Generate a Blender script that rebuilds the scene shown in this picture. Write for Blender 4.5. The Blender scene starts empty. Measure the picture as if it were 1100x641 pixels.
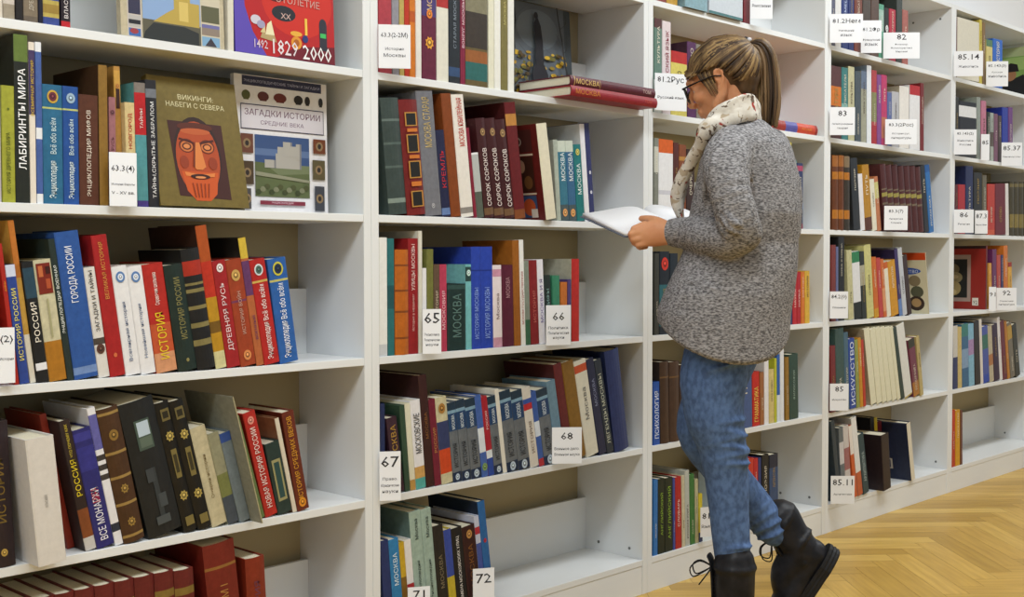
import bpy, math, random
from mathutils import Vector, Matrix, Euler
random.seed(7)
S = bpy.context.scene
COL = S.collection
# ---------------- camera ----------------
YAW, PITCH, ROLL = 0.806, .0331, -.0014
cam = bpy.data.objects.new('camera', bpy.data.cameras.new('camera'))
COL.objects.link(cam); S.camera = cam
cam.data.sensor_width = 36; cam.data.lens = 36*1282.34/1100
fwd = Vector((math.sin(YAW), math.cos(YAW), 0)); rgt = Vector((math.cos(YAW), -math.sin(YAW), 0)); upv = Vector((0, 0, 1))
F = fwd*math.cos(PITCH)-upv*math.sin(PITCH); U = upv*math.cos(PITCH)+fwd*math.sin(PITCH)
R3 = rgt*math.cos(ROLL)+U*math.sin(ROLL); U3 = U*math.cos(ROLL)-rgt*math.sin(ROLL)
m = Matrix((R3, U3, -F)).transposed().to_4x4(); m.translation = Vector((0, -2.1626, 1.0))
cam.matrix_world = m
cam.data.clip_start = .05
# ---------------- light ----------------
w = bpy.data.worlds.new('world'); S.world = w; w.use_nodes = True
w.node_tree.nodes['Background'].inputs[0].default_value = (.88, .95, 1, 1)
w.node_tree.nodes['Background'].inputs[1].default_value = .46
def area(name, loc, sx, sy, power, col=(.9, .96, 1), rot=(0, 0, 0)):
    l = bpy.data.lights.new(name, 'AREA'); l.shape = 'RECTANGLE'; l.size = sx; l.size_y = sy; l.energy = power; l.color = col
    o = bpy.data.objects.new(name, l); o.location = loc; o.rotation_euler = rot; COL.objects.link(o); return o
area('ceiling_lamp', (-1.3, -1.7, 2.95), 1.6, .5, 50)
area('ceiling_lamp', (1.0, -1.35, 2.95), 1.6, .4, 46)
area('ceiling_lamp', (3.6, -1.25, 2.95), 1.6, .4, 46)
area('ceiling_lamp', (6.2, -1.25, 2.95), 1.6, .4, 36)
area('ceiling_lamp', (2.3, -4.2, 2.95), 2.6, .5, 22)
S.view_settings.view_transform = 'Standard'; S.view_settings.look = 'None'
S.view_settings.exposure = 0.0; S.view_settings.gamma = 1; S.view_settings.use_curve_mapping = False
# ---------------- helpers ----------------
def lin(h):
    c = [int(h[i:i+2], 16)/255 for i in (0, 2, 4)]
    return tuple(x/12.92 if x < .04045 else ((x+.055)/1.055)**2.4 for x in c)
MC = {}
def mat(h, rough=.5, kind='paper'):
    k = (h, rough, kind)
    if k in MC: return MC[k]
    m = bpy.data.materials.new(kind+'_'+h); m.use_nodes = True; nt = m.node_tree; b = nt.nodes['Principled BSDF']
    c = lin(h); b.inputs['Roughness'].default_value = rough
    if 'Specular IOR Level' in b.inputs: b.inputs['Specular IOR Level'].default_value = .35
    if kind in ('paper', 'cloth'):
        n = nt.nodes.new('ShaderNodeTexNoise'); n.inputs['Scale'].default_value = 75; n.inputs['Detail'].default_value = 6; n.inputs['Roughness'].default_value = .65
        tc = nt.nodes.new('ShaderNodeTexCoord'); nt.links.new(tc.outputs['Object'], n.inputs['Vector'])
        r = nt.nodes.new('ShaderNodeMix'); r.data_type = 'RGBA'
        k2 = 1 if min(c) > .45 else .86; k3 = .4 if min(c) > .45 else 1
        r.inputs[6].default_value = tuple(x*(1-.4*k3)*k2 for x in c)+(1,); r.inputs[7].default_value = tuple(min(.9, x*(1+.3*k3)*k2+.008) for x in c)+(1,)
        nt.links.new(n.outputs[0], r.inputs[0]); nt.links.new(r.outputs[2], b.inputs['Base Color'])
    elif kind == 'pages':
        wv = nt.nodes.new('ShaderNodeTexWave'); wv.bands_direction = 'X'; wv.inputs['Scale'].default_value = 260; wv.inputs['Distortion'].default_value = 1.5
        tc = nt.nodes.new('ShaderNodeTexCoord'); nt.links.new(tc.outputs['Object'], wv.inputs['Vector'])
        r = nt.nodes.new('ShaderNodeMix'); r.data_type = 'RGBA'
        r.inputs[6].default_value = tuple(x*.72 for x in c)+(1,); r.inputs[7].default_value = c+(1,)
        nt.links.new(wv.outputs[0], r.inputs[0]); nt.links.new(r.outputs[2], b.inputs['Base Color'])
    else:
        b.inputs['Base Color'].default_value = c+(1,)
    MC[k] = m; return m
def link(o, parent=None):
    COL.objects.link(o)
    if parent is not None: o.parent = parent
    return o
def mesh(name, vs, fs, mats, mi=None, parent=None, smooth=False):
    me = bpy.data.meshes.new(name); me.from_pydata([tuple(v) for v in vs], [], fs)
    for x in (mats if isinstance(mats, (list, tuple)) else [mats]): me.materials.append(x)
    if mi: me.polygons.foreach_set('material_index', mi)
    if smooth: me.polygons.foreach_set('use_smooth', [True]*len(fs))
    me.update()
    return link(bpy.data.objects.new(name, me), parent)
def empty(name, loc=(0, 0, 0), rot=(0, 0, 0), **p):
    o = bpy.data.objects.new(name, None); o.empty_display_size = .05; o.location = loc; o.rotation_euler = rot; COL.objects.link(o)
    for k, v in p.items(): o[k] = v
    return o
def box(x0, x1, y0, y1, z0, z1, V=None, Fc=None):
    V = [] if V is None else V; Fc = [] if Fc is None else Fc; b = len(V)
    V += [(x, y, z) for z in (z0, z1) for x, y in ((x0, y0), (x1, y0), (x1, y1), (x0, y1))]
    Fc += [tuple(b+i for i in q) for q in ((3, 2, 1, 0), (4, 5, 6, 7), (0, 1, 5, 4), (1, 2, 6, 5), (2, 3, 7, 6), (3, 0, 4, 7))]
    return V, Fc
def bevel(o, wd=.001, seg=2):
    b = o.modifiers.new('bevel', 'BEVEL'); b.width = wd; b.segments = seg; b.limit_method = 'ANGLE'; return o
TXT = {}
def text_geo(s):
    if s not in TXT:
        cu = bpy.data.curves.new('t', 'FONT'); cu.body = s; cu.size = 1; cu.resolution_u = 1; cu.offset = .004
        o = bpy.data.objects.new('t', cu); COL.objects.link(o)
        me = bpy.data.meshes.new_from_object(o)
        vs = [v.co.copy() for v in me.vertices]; fs = [tuple(p.vertices) for p in me.polygons]
        bpy.data.objects.remove(o); bpy.data.curves.remove(cu); bpy.data.meshes.remove(me)
        x0 = min(v.x for v in vs); x1 = max(v.x for v in vs); y0 = min(v.y for v in vs); y1 = max(v.y for v in vs)
        TXT[s] = ([((v.x-x0), (v.y-y0)) for v in vs], fs, x1-x0, y1-y0)
    return TXT[s]
class Print:   # flat printing laid on a surface through a map (u, v) -> point
    def __init__(s, f): s.f = f; s.V = []; s.F = []; s.M = []; s.mats = []; s.lay = 0
    def _m(s, h):
        if h not in s.mats: s.mats.append(h)
        return s.mats.index(h)
    def poly(s, pts, h, lay=None):
        s.lay += 1; b = len(s.V); d = .00025+.00006*(s.lay if lay is None else lay)
        s.V += [s.f(u, v, d) for u, v in pts]; s.F.append(tuple(range(b, b+len(pts)))); s.M.append(s._m(h))
    def rect(s, a, b, c, d, h): s.poly([(a, c), (b, c), (b, d), (a, d)], h)
    def disc(s, cu, cv, ru, rv, h, n=18, a0=0, rot=0):
        s.poly([(cu+ru*math.cos(t)*math.cos(rot)-rv*math.sin(t)*math.sin(rot), cv+ru*math.cos(t)*math.sin(rot)+rv*math.sin(t)*math.cos(rot)) for t in [a0+2*math.pi*i/n for i in range(n)]], h)
    def text(s, tx, u0, v0, L, H, h, vert=False, center=False):
        vs, fs, tw, th = text_geo(tx); sy = H/th; sx = min(L/tw, sy*1.25) if L else sy
        if L and sx < sy*.45: sy = sx/.45; 
        s.lay += 1; b = len(s.V); d = .0003+.00006*s.lay
        off = (L-sx*tw)/2 if (center and L) else 0
        for x, y in vs:
            if vert: s.V.append(s.f(u0-y*sy+sy*th/2, v0+off+x*sx, d))
            else: s.V.append(s.f(u0+off+x*sx, v0+y*sy, d))
        mi = s._m(h)
        for f in fs: s.F.append(tuple(b+i for i in f)); s.M.append(mi)
    def build(s, name, parent, rough=.5):
        if s.V: return mesh(name, s.V, s.F, [mat(h, rough, 'ink') for h in s.mats], s.M, parent)
PAGES = mat('e4dcc4', .8, 'pages')
def book_parts(root, t, h, w, col, cc='', rnd=0, bands=(), texts=(), emb=(), pages=None, rough=None):
    bt = min(.0028, t*.2); bulge = min(.006, t*.16) if rnd else min(.0008, t*.05)
    n = 7 if rnd else 5
    outer = []
    for i in range(n):
        f = i/(n-1)
        if rnd: y = -bulge*math.sin(math.pi*f)
        else: y = [0.0012, 0, -.0002, 0, .0012][i]
        if not rnd: f = [0, .06, .5, .94, 1][i]
        outer.append((f*t, y))
    inner = [(bt+(t-2*bt)*x/t, y+bt) for x, y in outer]
    O = [(0, w)]+outer+[(t, w)]; I = [(bt, w)]+inner+[(t-bt, w)]
    k = len(O)
    zs = sorted({0., 1.}|{round(a, 4) for b in bands for a in b[:2]})
    mats = [mat(col, rough or (.42 if rnd else .38)), mat(cc or col, .45)]; idx = []
    names = []
    for a, b in zip(zs, zs[1:]):
        mm = 0
        for bd in bands:
            if bd[0]-1e-4 <= a and b <= bd[1]+1e-4:
                x = mat(bd[2], .42)
                if x not in mats: mats.append(x)
                mm = mats.index(x)
        idx.append(mm)
    V = []; Fc = []; M = []
    for z in zs:
        V += [(x, y, z*h) for x, y in O]+[(x, y, z*h) for x, y in I]
    for r in range(len(zs)-1):
        b0 = r*2*k; b1 = b0+2*k
        for i in range(k-1):
            side = i == 0 or i == k-2
            Fc.append((b0+i, b0+i+1, b1+i+1, b1+i)); M.append(1 if side else idx[r])
            Fc.append((b0+k+i+1, b0+k+i, b1+k+i, b1+k+i+1)); M.append(1)
        Fc.append((b0+k, b0, b1, b1+k)); M.append(1)
        Fc.append((b0+k-1, b0+2*k-1, b1+2*k-1, b1+k-1)); M.append(1)
    top = (len(zs)-1)*2*k
    for i in range(k-1):
        Fc.append((i+1, i, k+i, k+i+1)); M.append(1 if cc else 0)
        Fc.append((top+i, top+i+1, top+k+i+1, top+k+i)); M.append(1 if cc else 0)
    mesh('cover', V, Fc, mats, M, root)
    pv, pf = box(bt+.0002, t-bt-.0002, bt+.001 if not rnd else bt+.0015, w-.004, .003, h-.0035)
    mesh('page_block', pv, pf, pages or PAGES, None, root)
    fr = (lambda u, v, d: (u, -bulge-d, v))
    for ei, e in enumerate(emb):
        P = Print(fr); P.lay = 4*ei
        if len(e) == 5:
            P.rect(t*e[2], t*e[3], h*e[0], h*e[1], e[4]); P.build('emblem', root); continue
        cx, cz, rr = t/2, e[0]*h, t*e[2]
        star = e[1] in ('b09a50', '9a7a3a', 'e09a30')
        P.poly([(cx+rr*(1 if not star or k % 2 else .72)*math.cos(.3927*k/ (1 if star else 1)), cz+rr*1.15*(1 if not star or k % 2 else .72)*math.sin(.3927*k)) for k in range(16)], e[1])
        if rr > .004: P.disc(cx, cz, rr*.55, rr*.6, (e[1] if False else '%02x%02x%02x' % tuple(int(int(e[1][i:i+2], 16)*.62) for i in (0, 2, 4))), 12)
        if rr > .004: P.disc(cx, cz+rr*.1, rr*.28, rr*.3, '%02x%02x%02x' % tuple(min(255, int(int(e[1][i:i+2], 16)*1.15+18)) for i in (0, 2, 4)), 10)
        P.build('emblem', root)
    for q in texts:
        P = Print(fr)
        sz = q[4] if len(q) > 4 else .5
        if t > .0045: P.text(q[0], t/2, q[2]*h, (q[3]-q[2])*h, t*sz*.86, q[1], vert=True, center=True)
        P.build('title', root)
# ---------------- materials of the room ----------------
def white_mat(name, h, rough):
    m = mat(h, rough, name); nt = m.node_tree; b = nt.nodes['Principled BSDF']
    n = nt.nodes.new('ShaderNodeTexNoise'); n.inputs['Scale'].default_value = 3
    r = nt.nodes.new('ShaderNodeMix'); r.data_type = 'RGBA'; c = lin(h)
    r.inputs[6].default_value = tuple(x*.96 for x in c)+(1,); r.inputs[7].default_value = c+(1,)
    nt.links.new(n.outputs[0], r.inputs[0]); nt.links.new(r.outputs[2], b.inputs['Base Color']); return m
WHITE = white_mat('laminate', 'e8eaea', .35)
WALL = white_mat('wall_paint', 'f0f1f3', .8)
TAUPE = white_mat('hardboard', 'aa9d7c', .7)
# ---------------- floor: herringbone oak ----------------
def floor():
    V = []; Fc = []; A = []; UV = []; wd = .08; n = 6; g = .0004; s = math.sqrt(.5)
    def plank(x0, y0, lx, ly):
        c, q = math.cos(-.765), math.sin(-.765); b = len(V)
        pts = [(x0+g, y0+g), (x0+lx-g, y0+g), (x0+lx-g, y0+ly-g), (x0+g, y0+ly-g)]
        P = [(2.6+x*c-y*q, -1.4+x*q+y*c) for x, y in pts]
        if all(p[1] > .3 for p in P): return
        V.extend((x, y, 0) for x, y in P); Fc.append((b, b+1, b+2, b+3)); r = random.random()
        A.extend([r]*4); o = random.random()*9
        if lx > ly: UV.extend([(o, r*7), (o+lx, r*7), (o+lx, r*7+ly), (o, r*7+ly)])
        else: UV.extend([(o, r*7), (o, r*7+lx), (o+ly, r*7+lx), (o+ly, r*7)])
    N = 75
    for i in range(-N, N):
        for j in range(-N, N):
            k = (i-j) % (2*n)
            if k == 0: plank(i*wd, j*wd, n*wd, wd)
            elif k == 2*n-1: plank(i*wd, j*wd, wd, n*wd)
    m = bpy.data.materials.new('oak_parquet'); m.use_nodes = True; nt = m.node_tree; b = nt.nodes['Principled BSDF']
    L = nt.links.new
    at = nt.nodes.new('ShaderNodeAttribute'); at.attribute_name = 'tone'
    uv = nt.nodes.new('ShaderNodeUVMap'); uv.uv_map = 'grain'
    mp = nt.nodes.new('ShaderNodeMapping'); mp.inputs['Scale'].default_value = (3, 38, 1); L(uv.outputs[0], mp.inputs[0])
    nz = nt.nodes.new('ShaderNodeTexNoise'); nz.inputs['Scale'].default_value = 1.6; nz.inputs['Detail'].default_value = 5; L(mp.outputs[0], nz.inputs['Vector'])
    n2 = nt.nodes.new('ShaderNodeTexNoise'); n2.inputs['Scale'].default_value = 5; n2.inputs['Detail'].default_value = 2; L(uv.outputs[0], n2.inputs['Vector'])
    r1 = nt.nodes.new('ShaderNodeValToRGB'); e = r1.color_ramp.elements
    e[0].color = lin('bc9640')+(1,); e[1].color = lin('e0bc62')+(1,); x = e.new(.5); x.color = lin('d2aa50')+(1,)
    L(at.outputs['Fac'], r1.inputs[0])
    r2 = nt.nodes.new('ShaderNodeMix'); r2.data_type = 'RGBA'; r2.blend_type = 'MULTIPLY'; r2.inputs[0].default_value = .8
    r3 = nt.nodes.new('ShaderNodeValToRGB'); e = r3.color_ramp.elements; e[0].position = .3; e[0].color = (.74, .68, .58, 1); e[1].position = .65; e[1].color = (1, 1, 1, 1)
    L(nz.outputs[0], r3.inputs[0]); L(r1.outputs[0], r2.inputs[6]); L(r3.outputs[0], r2.inputs[7])
    r4 = nt.nodes.new('ShaderNodeMix'); r4.data_type = 'RGBA'; r4.blend_type = 'MULTIPLY'; r4.inputs[7].default_value = (.86, .84, .9, 1)
    L(n2.outputs[0], r4.inputs[0]); L(r2.outputs[2], r4.inputs[6]); L(r4.outputs[2], b.inputs['Base Color'])
    b.inputs['Roughness'].default_value = .38
    dark = mat('4a3418', .8, 'seam')
    nb = len(Fc); mi = [0]*nb; V2, F2 = box(-3, 9, -7, .3, -.05, -.0012)
    bs = len(V); V.extend(V2); Fc.extend(tuple(bs+i for i in f) for f in F2); mi += [1]*len(F2)
    o = mesh('floor', V, Fc, [m, dark], mi)
    a = o.data.attributes.new('tone', 'FLOAT', 'POINT'); a.data.foreach_set('value', A+[0]*8)
    u = o.data.uv_layers.new(name='grain'); fl = []
    for p in o.data.polygons:
        for vi in p.vertices: fl += list(UV[vi]) if vi < len(UV) else [0, 0]
    u.data.foreach_set('uv', fl)
    o['kind'] = 'structure'
floor()
o = mesh('wall_back', *box(-3, 9, .30, .42, -.05, 3.1), WALL); o['kind'] = 'structure'
o = mesh('ceiling', *box(-3, 9, -7, .3, 3.1, 3.2), WALL); o['kind'] = 'structure'
# ---------------- bookcases ----------------
X0, WD, TK, TS, DEP = 1.7587, 1.0556, .0448, .0176, .222
ZR = dict(T=2.0513, O=1.7493, A=1.4182, B=1.0862, C=.7529, D=.4212, E=.0858)
PLACE = {1: 'white open bookcase at the far left, history books', 2: 'white open bookcase, second from left, left of the reader', 3: 'white open bookcase directly behind the reader', 4: 'white open bookcase, right of the reader, fourth from left', 5: 'white open bookcase at the far right of the row'}
for u in range(1, 6):
    xl = X0+(u-2)*WD+TK/2+.0004; xr = X0+(u-1)*WD+TK/2-.0004
    root = empty('bookcase', (xl, 0, 0), label=PLACE[u], category='bookcase', group='white bookcases along the wall')
    W_ = xr-xl; p = TK/2; top = ZR['T']+TS
    for a, b in ((0, p-.0004), (W_-p+.0004, W_)):
        bevel(mesh('side_panel', *box(a, b, 0, .272, 0, top), WHITE, None, root), .0008)
    for r, z in ZR.items():
        nm = 'top_board' if r == 'T' else 'shelf'
        zz = z
        bevel(mesh(nm, *box(p, W_-p, .0005, DEP if r != 'T' else .272, zz, zz+TS), WHITE, None, root), .0008)
        if r != 'T': mesh('back_rail', *box(p, W_-p, DEP, DEP+.012, zz, zz+TS+.158), WHITE, None, root)
    mesh('back_panel', *box(p, W_-p, .255, .262, .06, ZR['T']), TAUPE, None, root)
    bevel(mesh('plinth', *box(p, W_-p, .002, .02, 0, ZR['E']-.0006), WHITE, None, root), .0006)
    V, Fc = [], []
    for zz in (ZR['E']+.045, ZR['T']-.04):
        for yy in (.05, .17):
            b = len(V); n = 10; x = W_-p-.0012
            V += [(x, yy+.0045*math.cos(t), zz+.0045*math.sin(t)) for t in [6.2832*i/n for i in range(n)]]
            V += [(W_-p+.0002, yy+.0045*math.cos(t), zz+.0045*math.sin(t)) for t in [6.2832*i/n for i in range(n)]]
            Fc.append(tuple(range(b, b+n)))
            Fc += [(b+i, b+(i+1) % n, b+n+(i+1) % n, b+n+i) for i in range(n)]
    mesh('screw_cap', V, Fc, mat('6f7272', .4, 'metal'), None, root)
# ---------------- books ----------------
# (bookcase, shelf, x, y, z, thickness, height, lean, depth, spine, cover, rounded, description, bands, titles, emblems, cover art)
BOOKS = [
 (1,'A',0.9031,0.006,1.4358,0.0283,0.1279,0,0.15,'d9cfc0','',0,'thick cream book with blank spine',[],[],[],''),
 (1,'A',0.9323,0.006,1.4358,0.0212,0.1084,0,0.15,'c9bfb4','',0,'pale stone coloured book',[(0,0.25,'a89c88')],[],[],''),
 (1,'A',0.9552,0.006,1.4358,0.0137,0.1206,0,0.15,'201c1c','',0,'thin black book',[],[],[],''),
 (1,'A',0.9698,0.006,1.4358,0.027,0.1096,0,0.15,'6f6355','',0,'grey taupe book with worn spine',[(0.1,0.5,'8a7b66')],[('ДРЕВНИЙ МИР','c9bfae',0.2,0.8)],[],''),
 (1,'A',0.9976,0.006,1.4358,0.0079,0.1114,0,0.15,'15152a','',0,'very thin midnight blue book',[],[],[],''),
 (1,'A',1.0065,0.006,1.4358,0.0313,0.1092,0,0.15,'3d4f96','',0,'blue book with yellow pattern block',[(0.13,0.42,'c9b45a'),(0.2,0.35,'a6893c')],[],[],''),
 (1,'A',1.0413,0.006,1.4358,0.0182,0.1103,0,0.15,'261a24','',0,'black book with red foot',[(0,0.1,'c8202a')],[('ВЛАСТЬ','e8e0e0',0.15,0.6)],[],''),
 (1,'B',0.8995,0.006,1.1038,0.0251,0.2147,0,0.17,'b9b4b6','',0,'pale grey book at the frame edge',[],[],[],''),
 (1,'B',0.9263,0.006,1.1038,0.0238,0.2116,0,0.17,'aeb03a','',0,'lime green book with oval emblem',[],[('ИСТОРИЯ ДРЕВНЕГО МИРА','5c6420',0.08,0.6,0.45)],[(0.8,'5d6a1e',0.09)],''),
 (1,'B',0.951,0.006,1.1038,0.026,0.3067,0.0022,0.19,'23271f','',0,'tall black book with big white vertical title',[(0.84,1,'6a8038')],[('ЛАБИРИНТЫ МИРА','ffffff',0.2,0.8,0.62)],[],''),
 (1,'B',0.9778,0.006,1.1038,0.0114,0.2959,0,0.19,'e6dccd','',0,'thin white paperback with purple head',[(0.55,0.95,'4a3a66')],[('ВСЕМИРНАЯ ИСТОРИЯ','d8b83a',0.5,0.93,0.55)],[],''),
 (1,'B',0.9901,0.006,1.1038,0.012,0.2975,0,0.19,'4c68ac','',0,'thin blue magazine with white foot',[(0,0.06,'e8eef4'),(0.4,0.47,'e8eef4'),(0.94,1,'e8eef4')],[],[],''),
 (1,'B',1.0027,0.006,1.1038,0.0382,0.2219,0,0.17,'2c6f96','',0,'teal encyclopedia with round picture and white title',[(0.795,0.81,'cdd47c')],[('Энциклопедия','dff0f4',0.05,0.36,0.5),('Всё обо всём','cfe6ec',0.42,0.72,0.36)],[(0.9,'c9a23c',0.28),(0.9,'6b2c3a',0.2)],''),
 (1,'B',1.042,0.006,1.1038,0.0303,0.2222,0,0.17,'2454a0','',0,'blue encyclopedia with round picture and white title',[(0.795,0.81,'cdd47c')],[('Энциклопедия','dff0f4',0.05,0.36,0.5),('Всё обо всём','cfe6ec',0.42,0.72,0.36)],[(0.9,'9ab4c8',0.28)],''),
 (1,'B',1.0733,0.006,1.1038,0.0386,0.2099,0,0.15,'5e3320','',0,'plain brown hardcover with small white lettering',[],[('ЭНЦИКЛОПЕДИЯ МИФОВ','e4d6c6',0.08,0.86,0.32)],[],''),
 (1,'B',1.1137,0.006,1.1038,0.0182,0.2698,0,0.19,'96702c','4b3018',0,'tall ochre spined book with dark brown cover',[],[],[],''),
 (1,'B',1.137,0.012,1.1038,0.0146,0.2112,0,0.17,'ab7277','',0,'pinkish brown book with oval mark',[],[('РУСЬ','6b3a40',0.45,0.7)],[(0.86,'6d4048',0.3)],''),
 (1,'B',1.1568,0.02,1.1038,0.0138,0.2731,0.0175,0.188,'c28f45','',0,'gold spined icon book with saint portrait',[(0.78,0.97,'d7a64c')],[],[(0.7,0.84,0.25,0.8,'3a201c'),(0.86,'b87c3c',0.3)],''),
 (1,'B',1.1712,0.006,1.1038,0.0206,0.2033,0.0185,0.15,'e8cf94','',0,'cream book with red vertical title',[],[('НОВГОРОД','b4261c',0.5,0.95,0.5)],[],''),
 (1,'B',1.1928,0.006,1.1038,0.0242,0.2441,0.0214,0.17,'5aa0a6','',0,'book split red above teal with grey head',[(0.58,0.92,'c42026'),(0.92,1,'8a8078'),(0,0.05,'4a3a88')],[('ТАЙНЫ','e8d8d0',0.62,0.8,0.4)],[],''),
 (1,'B',1.2181,0.006,1.1038,0.0235,0.2521,0.0239,0.17,'2a2a30','',0,'black book with slanting white title',[(0.86,0.93,'7c8088')],[('ТАЙНЫ,СКРЫТЫЕ ЗАБРАЛОМ','e8e8e8',0.05,0.85,0.55)],[],''),
 (1,'C',0.8793,0.006,0.7705,0.0299,0.2579,0.0601,0.17,'c03a1c','',0,'orange red book cut by the frame',[],[],[],''),
 (1,'C',0.9433,0.006,0.7705,0.0086,0.2593,0.1093,0.17,'b8281c','',0,'slim red book pushed against the blue one',[],[('ВОЙНЫ','e8a030',0.5,0.9,0.5)],[],''),
 (1,'C',0.9528,0.006,0.7705,0.0182,0.2204,0.1114,0.17,'2f4a9c','',0,'blue book with yellow and white vertical title',[(0.9,1,'cfd6ee')],[('ИСТОРИЯ РОССИИ','e4d870',0.1,0.9,0.55)],[],''),
 (1,'C',0.9746,0.012,0.7705,0.0117,0.3028,0.1252,0.19,'d8a84a','',0,'tall cream and orange book with ornament head',[(0.65,1,'c8782a'),(0,0.3,'e4dcc8')],[],[],''),
 (1,'C',0.9871,0.006,0.7705,0.0214,0.2258,0.1262,0.17,'1b1b1c','',0,'black book titled in cream beside the ochre one',[(0.1,0.16,'e8e8f0'),(0.7,0.95,'2a4a5c')],[('РОССИЯ','ece4d4',0.3,0.7,0.6)],[],''),
 (1,'C',1.0093,0.006,0.7705,0.0337,0.2292,0.1273,0.17,'d9d2ae','',0,'cream book with red brown picture and ochre foot',[(0,0.33,'b87a1c')],[],[(0.72,0.97,0.1,0.9,'7a2416'),(0.86,0.95,0.2,0.45,'c06a3c'),(0.76,0.84,0.55,0.8,'b0502c'),(0.88,0.94,0.6,0.85,'3c1410'),(0.36,0.68,0.45,0.55,'a8a47c')],''),
 (1,'C',1.0442,0.006,0.7705,0.0128,0.2694,0.1295,0.19,'25332e','',0,'narrow dark green book with white letters',[],[('ЭНЦИКЛОПЕДИЯ ВОЕННАЯ','e6ebe4',0.2,0.95,0.62)],[],''),
 (1,'C',1.0584,0.006,0.7705,0.0475,0.2819,0.1328,0.19,'2f5ca8','',0,'thick blue hardcover with bold white title',[(0.03,0.08,'7c9ad0')],[('ГОРОДА РОССИИ','f0f4ff',0.52,0.9,0.42)],[],''),
 (1,'C',1.1073,0.006,0.7705,0.0225,0.215,0.1353,0.17,'dcd8d2','',0,'white book with black stripes and disc',[(0.3,0.36,'50463e')],[('ЗАГАДКИ И ТАЙНЫ','3a3a3a',0.42,0.97,0.6)],[(0.26,'5a3a30',0.38)],''),
 (1,'C',1.131,0.006,0.7705,0.032,0.2769,0.134,0.19,'b21f20','',0,'tall plain red hardcover with gold letters',[],[('ВЕЛИКАЯ ИСТОРИЯ','d89448',0.55,0.95,0.3)],[(0.15,'d06a40',0.12)],''),
 (1,'C',1.1639,0.006,0.7705,0.032,0.2164,0.1353,0.17,'e9e7ea','',0,'white textbook with blue medal,left of its twin',[],[('Всемирная история','6a7a98',0.05,0.75,0.34)],[(0.9,'5a7fb4',0.3),(0.9,'dfe6f2',0.18)],''),
 (1,'C',1.197,0.006,0.7705,0.0319,0.2163,0.1371,0.17,'e9e7ea','',0,'white textbook with blue medal,right of its twin',[],[('Новейшая история','6a7a98',0.05,0.75,0.34)],[(0.9,'5a7fb4',0.3),(0.9,'dfe6f2',0.18)],''),
 (1,'C',1.2309,0.006,0.7705,0.0459,0.22,0.1428,0.17,'c02a20','',0,'red and peach book with yellow vertical title',[(0,0.18,'e2a074'),(0.18,0.45,'d05a30')],[('ИСТОРИЯ','e8c92a',0.12,0.55,0.5),('Справочник школьника','f4e8e0',0.62,0.92,0.35)],[],''),
 (1,'C',1.2794,0.006,0.7705,0.0425,0.2181,0.1506,0.17,'1d302a','',1,'dark green volume with faint gold title',[],[('ИСТОРИЯ РОССИИ','8a8350',0.3,0.88,0.38)],[(0.1,'8a8350',0.08)],''),
 (1,'C',1.3232,0.006,0.7705,0.0423,0.2513,0.1526,0.17,'17181a','0f1010',1,'black volume with gold bands and red panel',[(0.78,0.9,'b5301c'),(0.64,0.67,'8f8350'),(0.5,0.53,'8f8350'),(0.35,0.39,'8f8350'),(0.2,0.25,'8f8350'),(0.7,0.72,'8f8350')],[],[],''),
 (1,'C',1.3669,0.006,0.7705,0.0262,0.3008,0.1545,0.19,'c8951e','3a1c10',0,'tall flame coloured book,black and orange side',[(0.75,1,'b8541a'),(0.5,0.75,'c8321a'),(0.0,0.12,'e0d8a0'),(0.25,0.33,'7c5a18')],[],[],''),
 (1,'C',1.3946,0.006,0.7705,0.0323,0.2275,0.1577,0.17,'ab2024','',0,'crimson book with white vertical title',[],[('ДРЕВНЯЯ РУСЬ','ecd2d2',0.05,0.9,0.5)],[(0.93,'e8dcd8',0.25)],''),
 (1,'C',1.4282,0.006,0.7705,0.0381,0.2295,0.16,0.17,'a8421f','',0,'rust coloured book with oval emblem',[(0.6,0.62,'7c3a60')],[('ИСТОРИЯ ВОЙН','c8a090',0.3,0.7,0.34)],[(0.85,'c8a058',0.28),(0.1,'d88a50',0.25)],''),
 (1,'C',1.4675,0.006,0.7705,0.0188,0.2772,0.1613,0.19,'c06a3a','1a1512',0,'tall purple and orange spine with black side',[(0.55,0.82,'6b3a6c'),(0.84,1,'e0c040')],[('ВОЕННЫЙ','603060',0.1,0.5,0.5)],[],''),
 (1,'C',1.4877,0.006,0.7705,0.0394,0.2295,0.1647,0.17,'bf2320','',0,'red encyclopedia with round picture',[(0.78,0.8,'e0c060')],[('Энциклопедия','f4e4e0',0.05,0.4,0.55),('Всё обо всём','f4e4e0',0.42,0.76,0.4)],[(0.9,'d4dce0',0.28),(0.9,'4a6a60',0.2)],''),
 (1,'C',1.5288,0.006,0.7705,0.0479,0.2307,0.1432,0.17,'2c66b4','',0,'bright blue encyclopedia ending the row',[(0.78,0.8,'d8d070')],[('Энциклопедия','f0f4ff',0.05,0.4,0.55),('Всё обо всём','f0f4ff',0.42,0.76,0.4)],[(0.9,'c8c040',0.28),(0.9,'20304a',0.2)],''),
 (1,'D',0.8609,0.006,0.4388,0.0348,0.2751,0.043,0.19,'4a2c20','',0,'brown volume cut by the frame',[],[],[],''),
 (1,'D',0.8965,0.006,0.4388,0.0434,0.2671,0.0447,0.19,'2c1c20','',1,'dark aubergine volume with gold stamp',[],[('ИСТОРИЯ','7c6428',0.25,0.8,0.4)],[(0.1,'b8984a',0.14)],''),
 (1,'D',0.9604,-0.045,0.4388,0.0527,0.2364,0.0943,0.2,'d8d2ca','dcd8d4',0,'big white book pulled out past the shelf edge',[],[('АТЛАС МИРА','8a847c',0.45,0.55,0.14)],[],''),
 (1,'D',1.0611,0.05,0.4388,0.0139,0.2709,0.198,0.158,'9a3322','',0,'orange red book behind the big white one',[],[],[],''),
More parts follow.
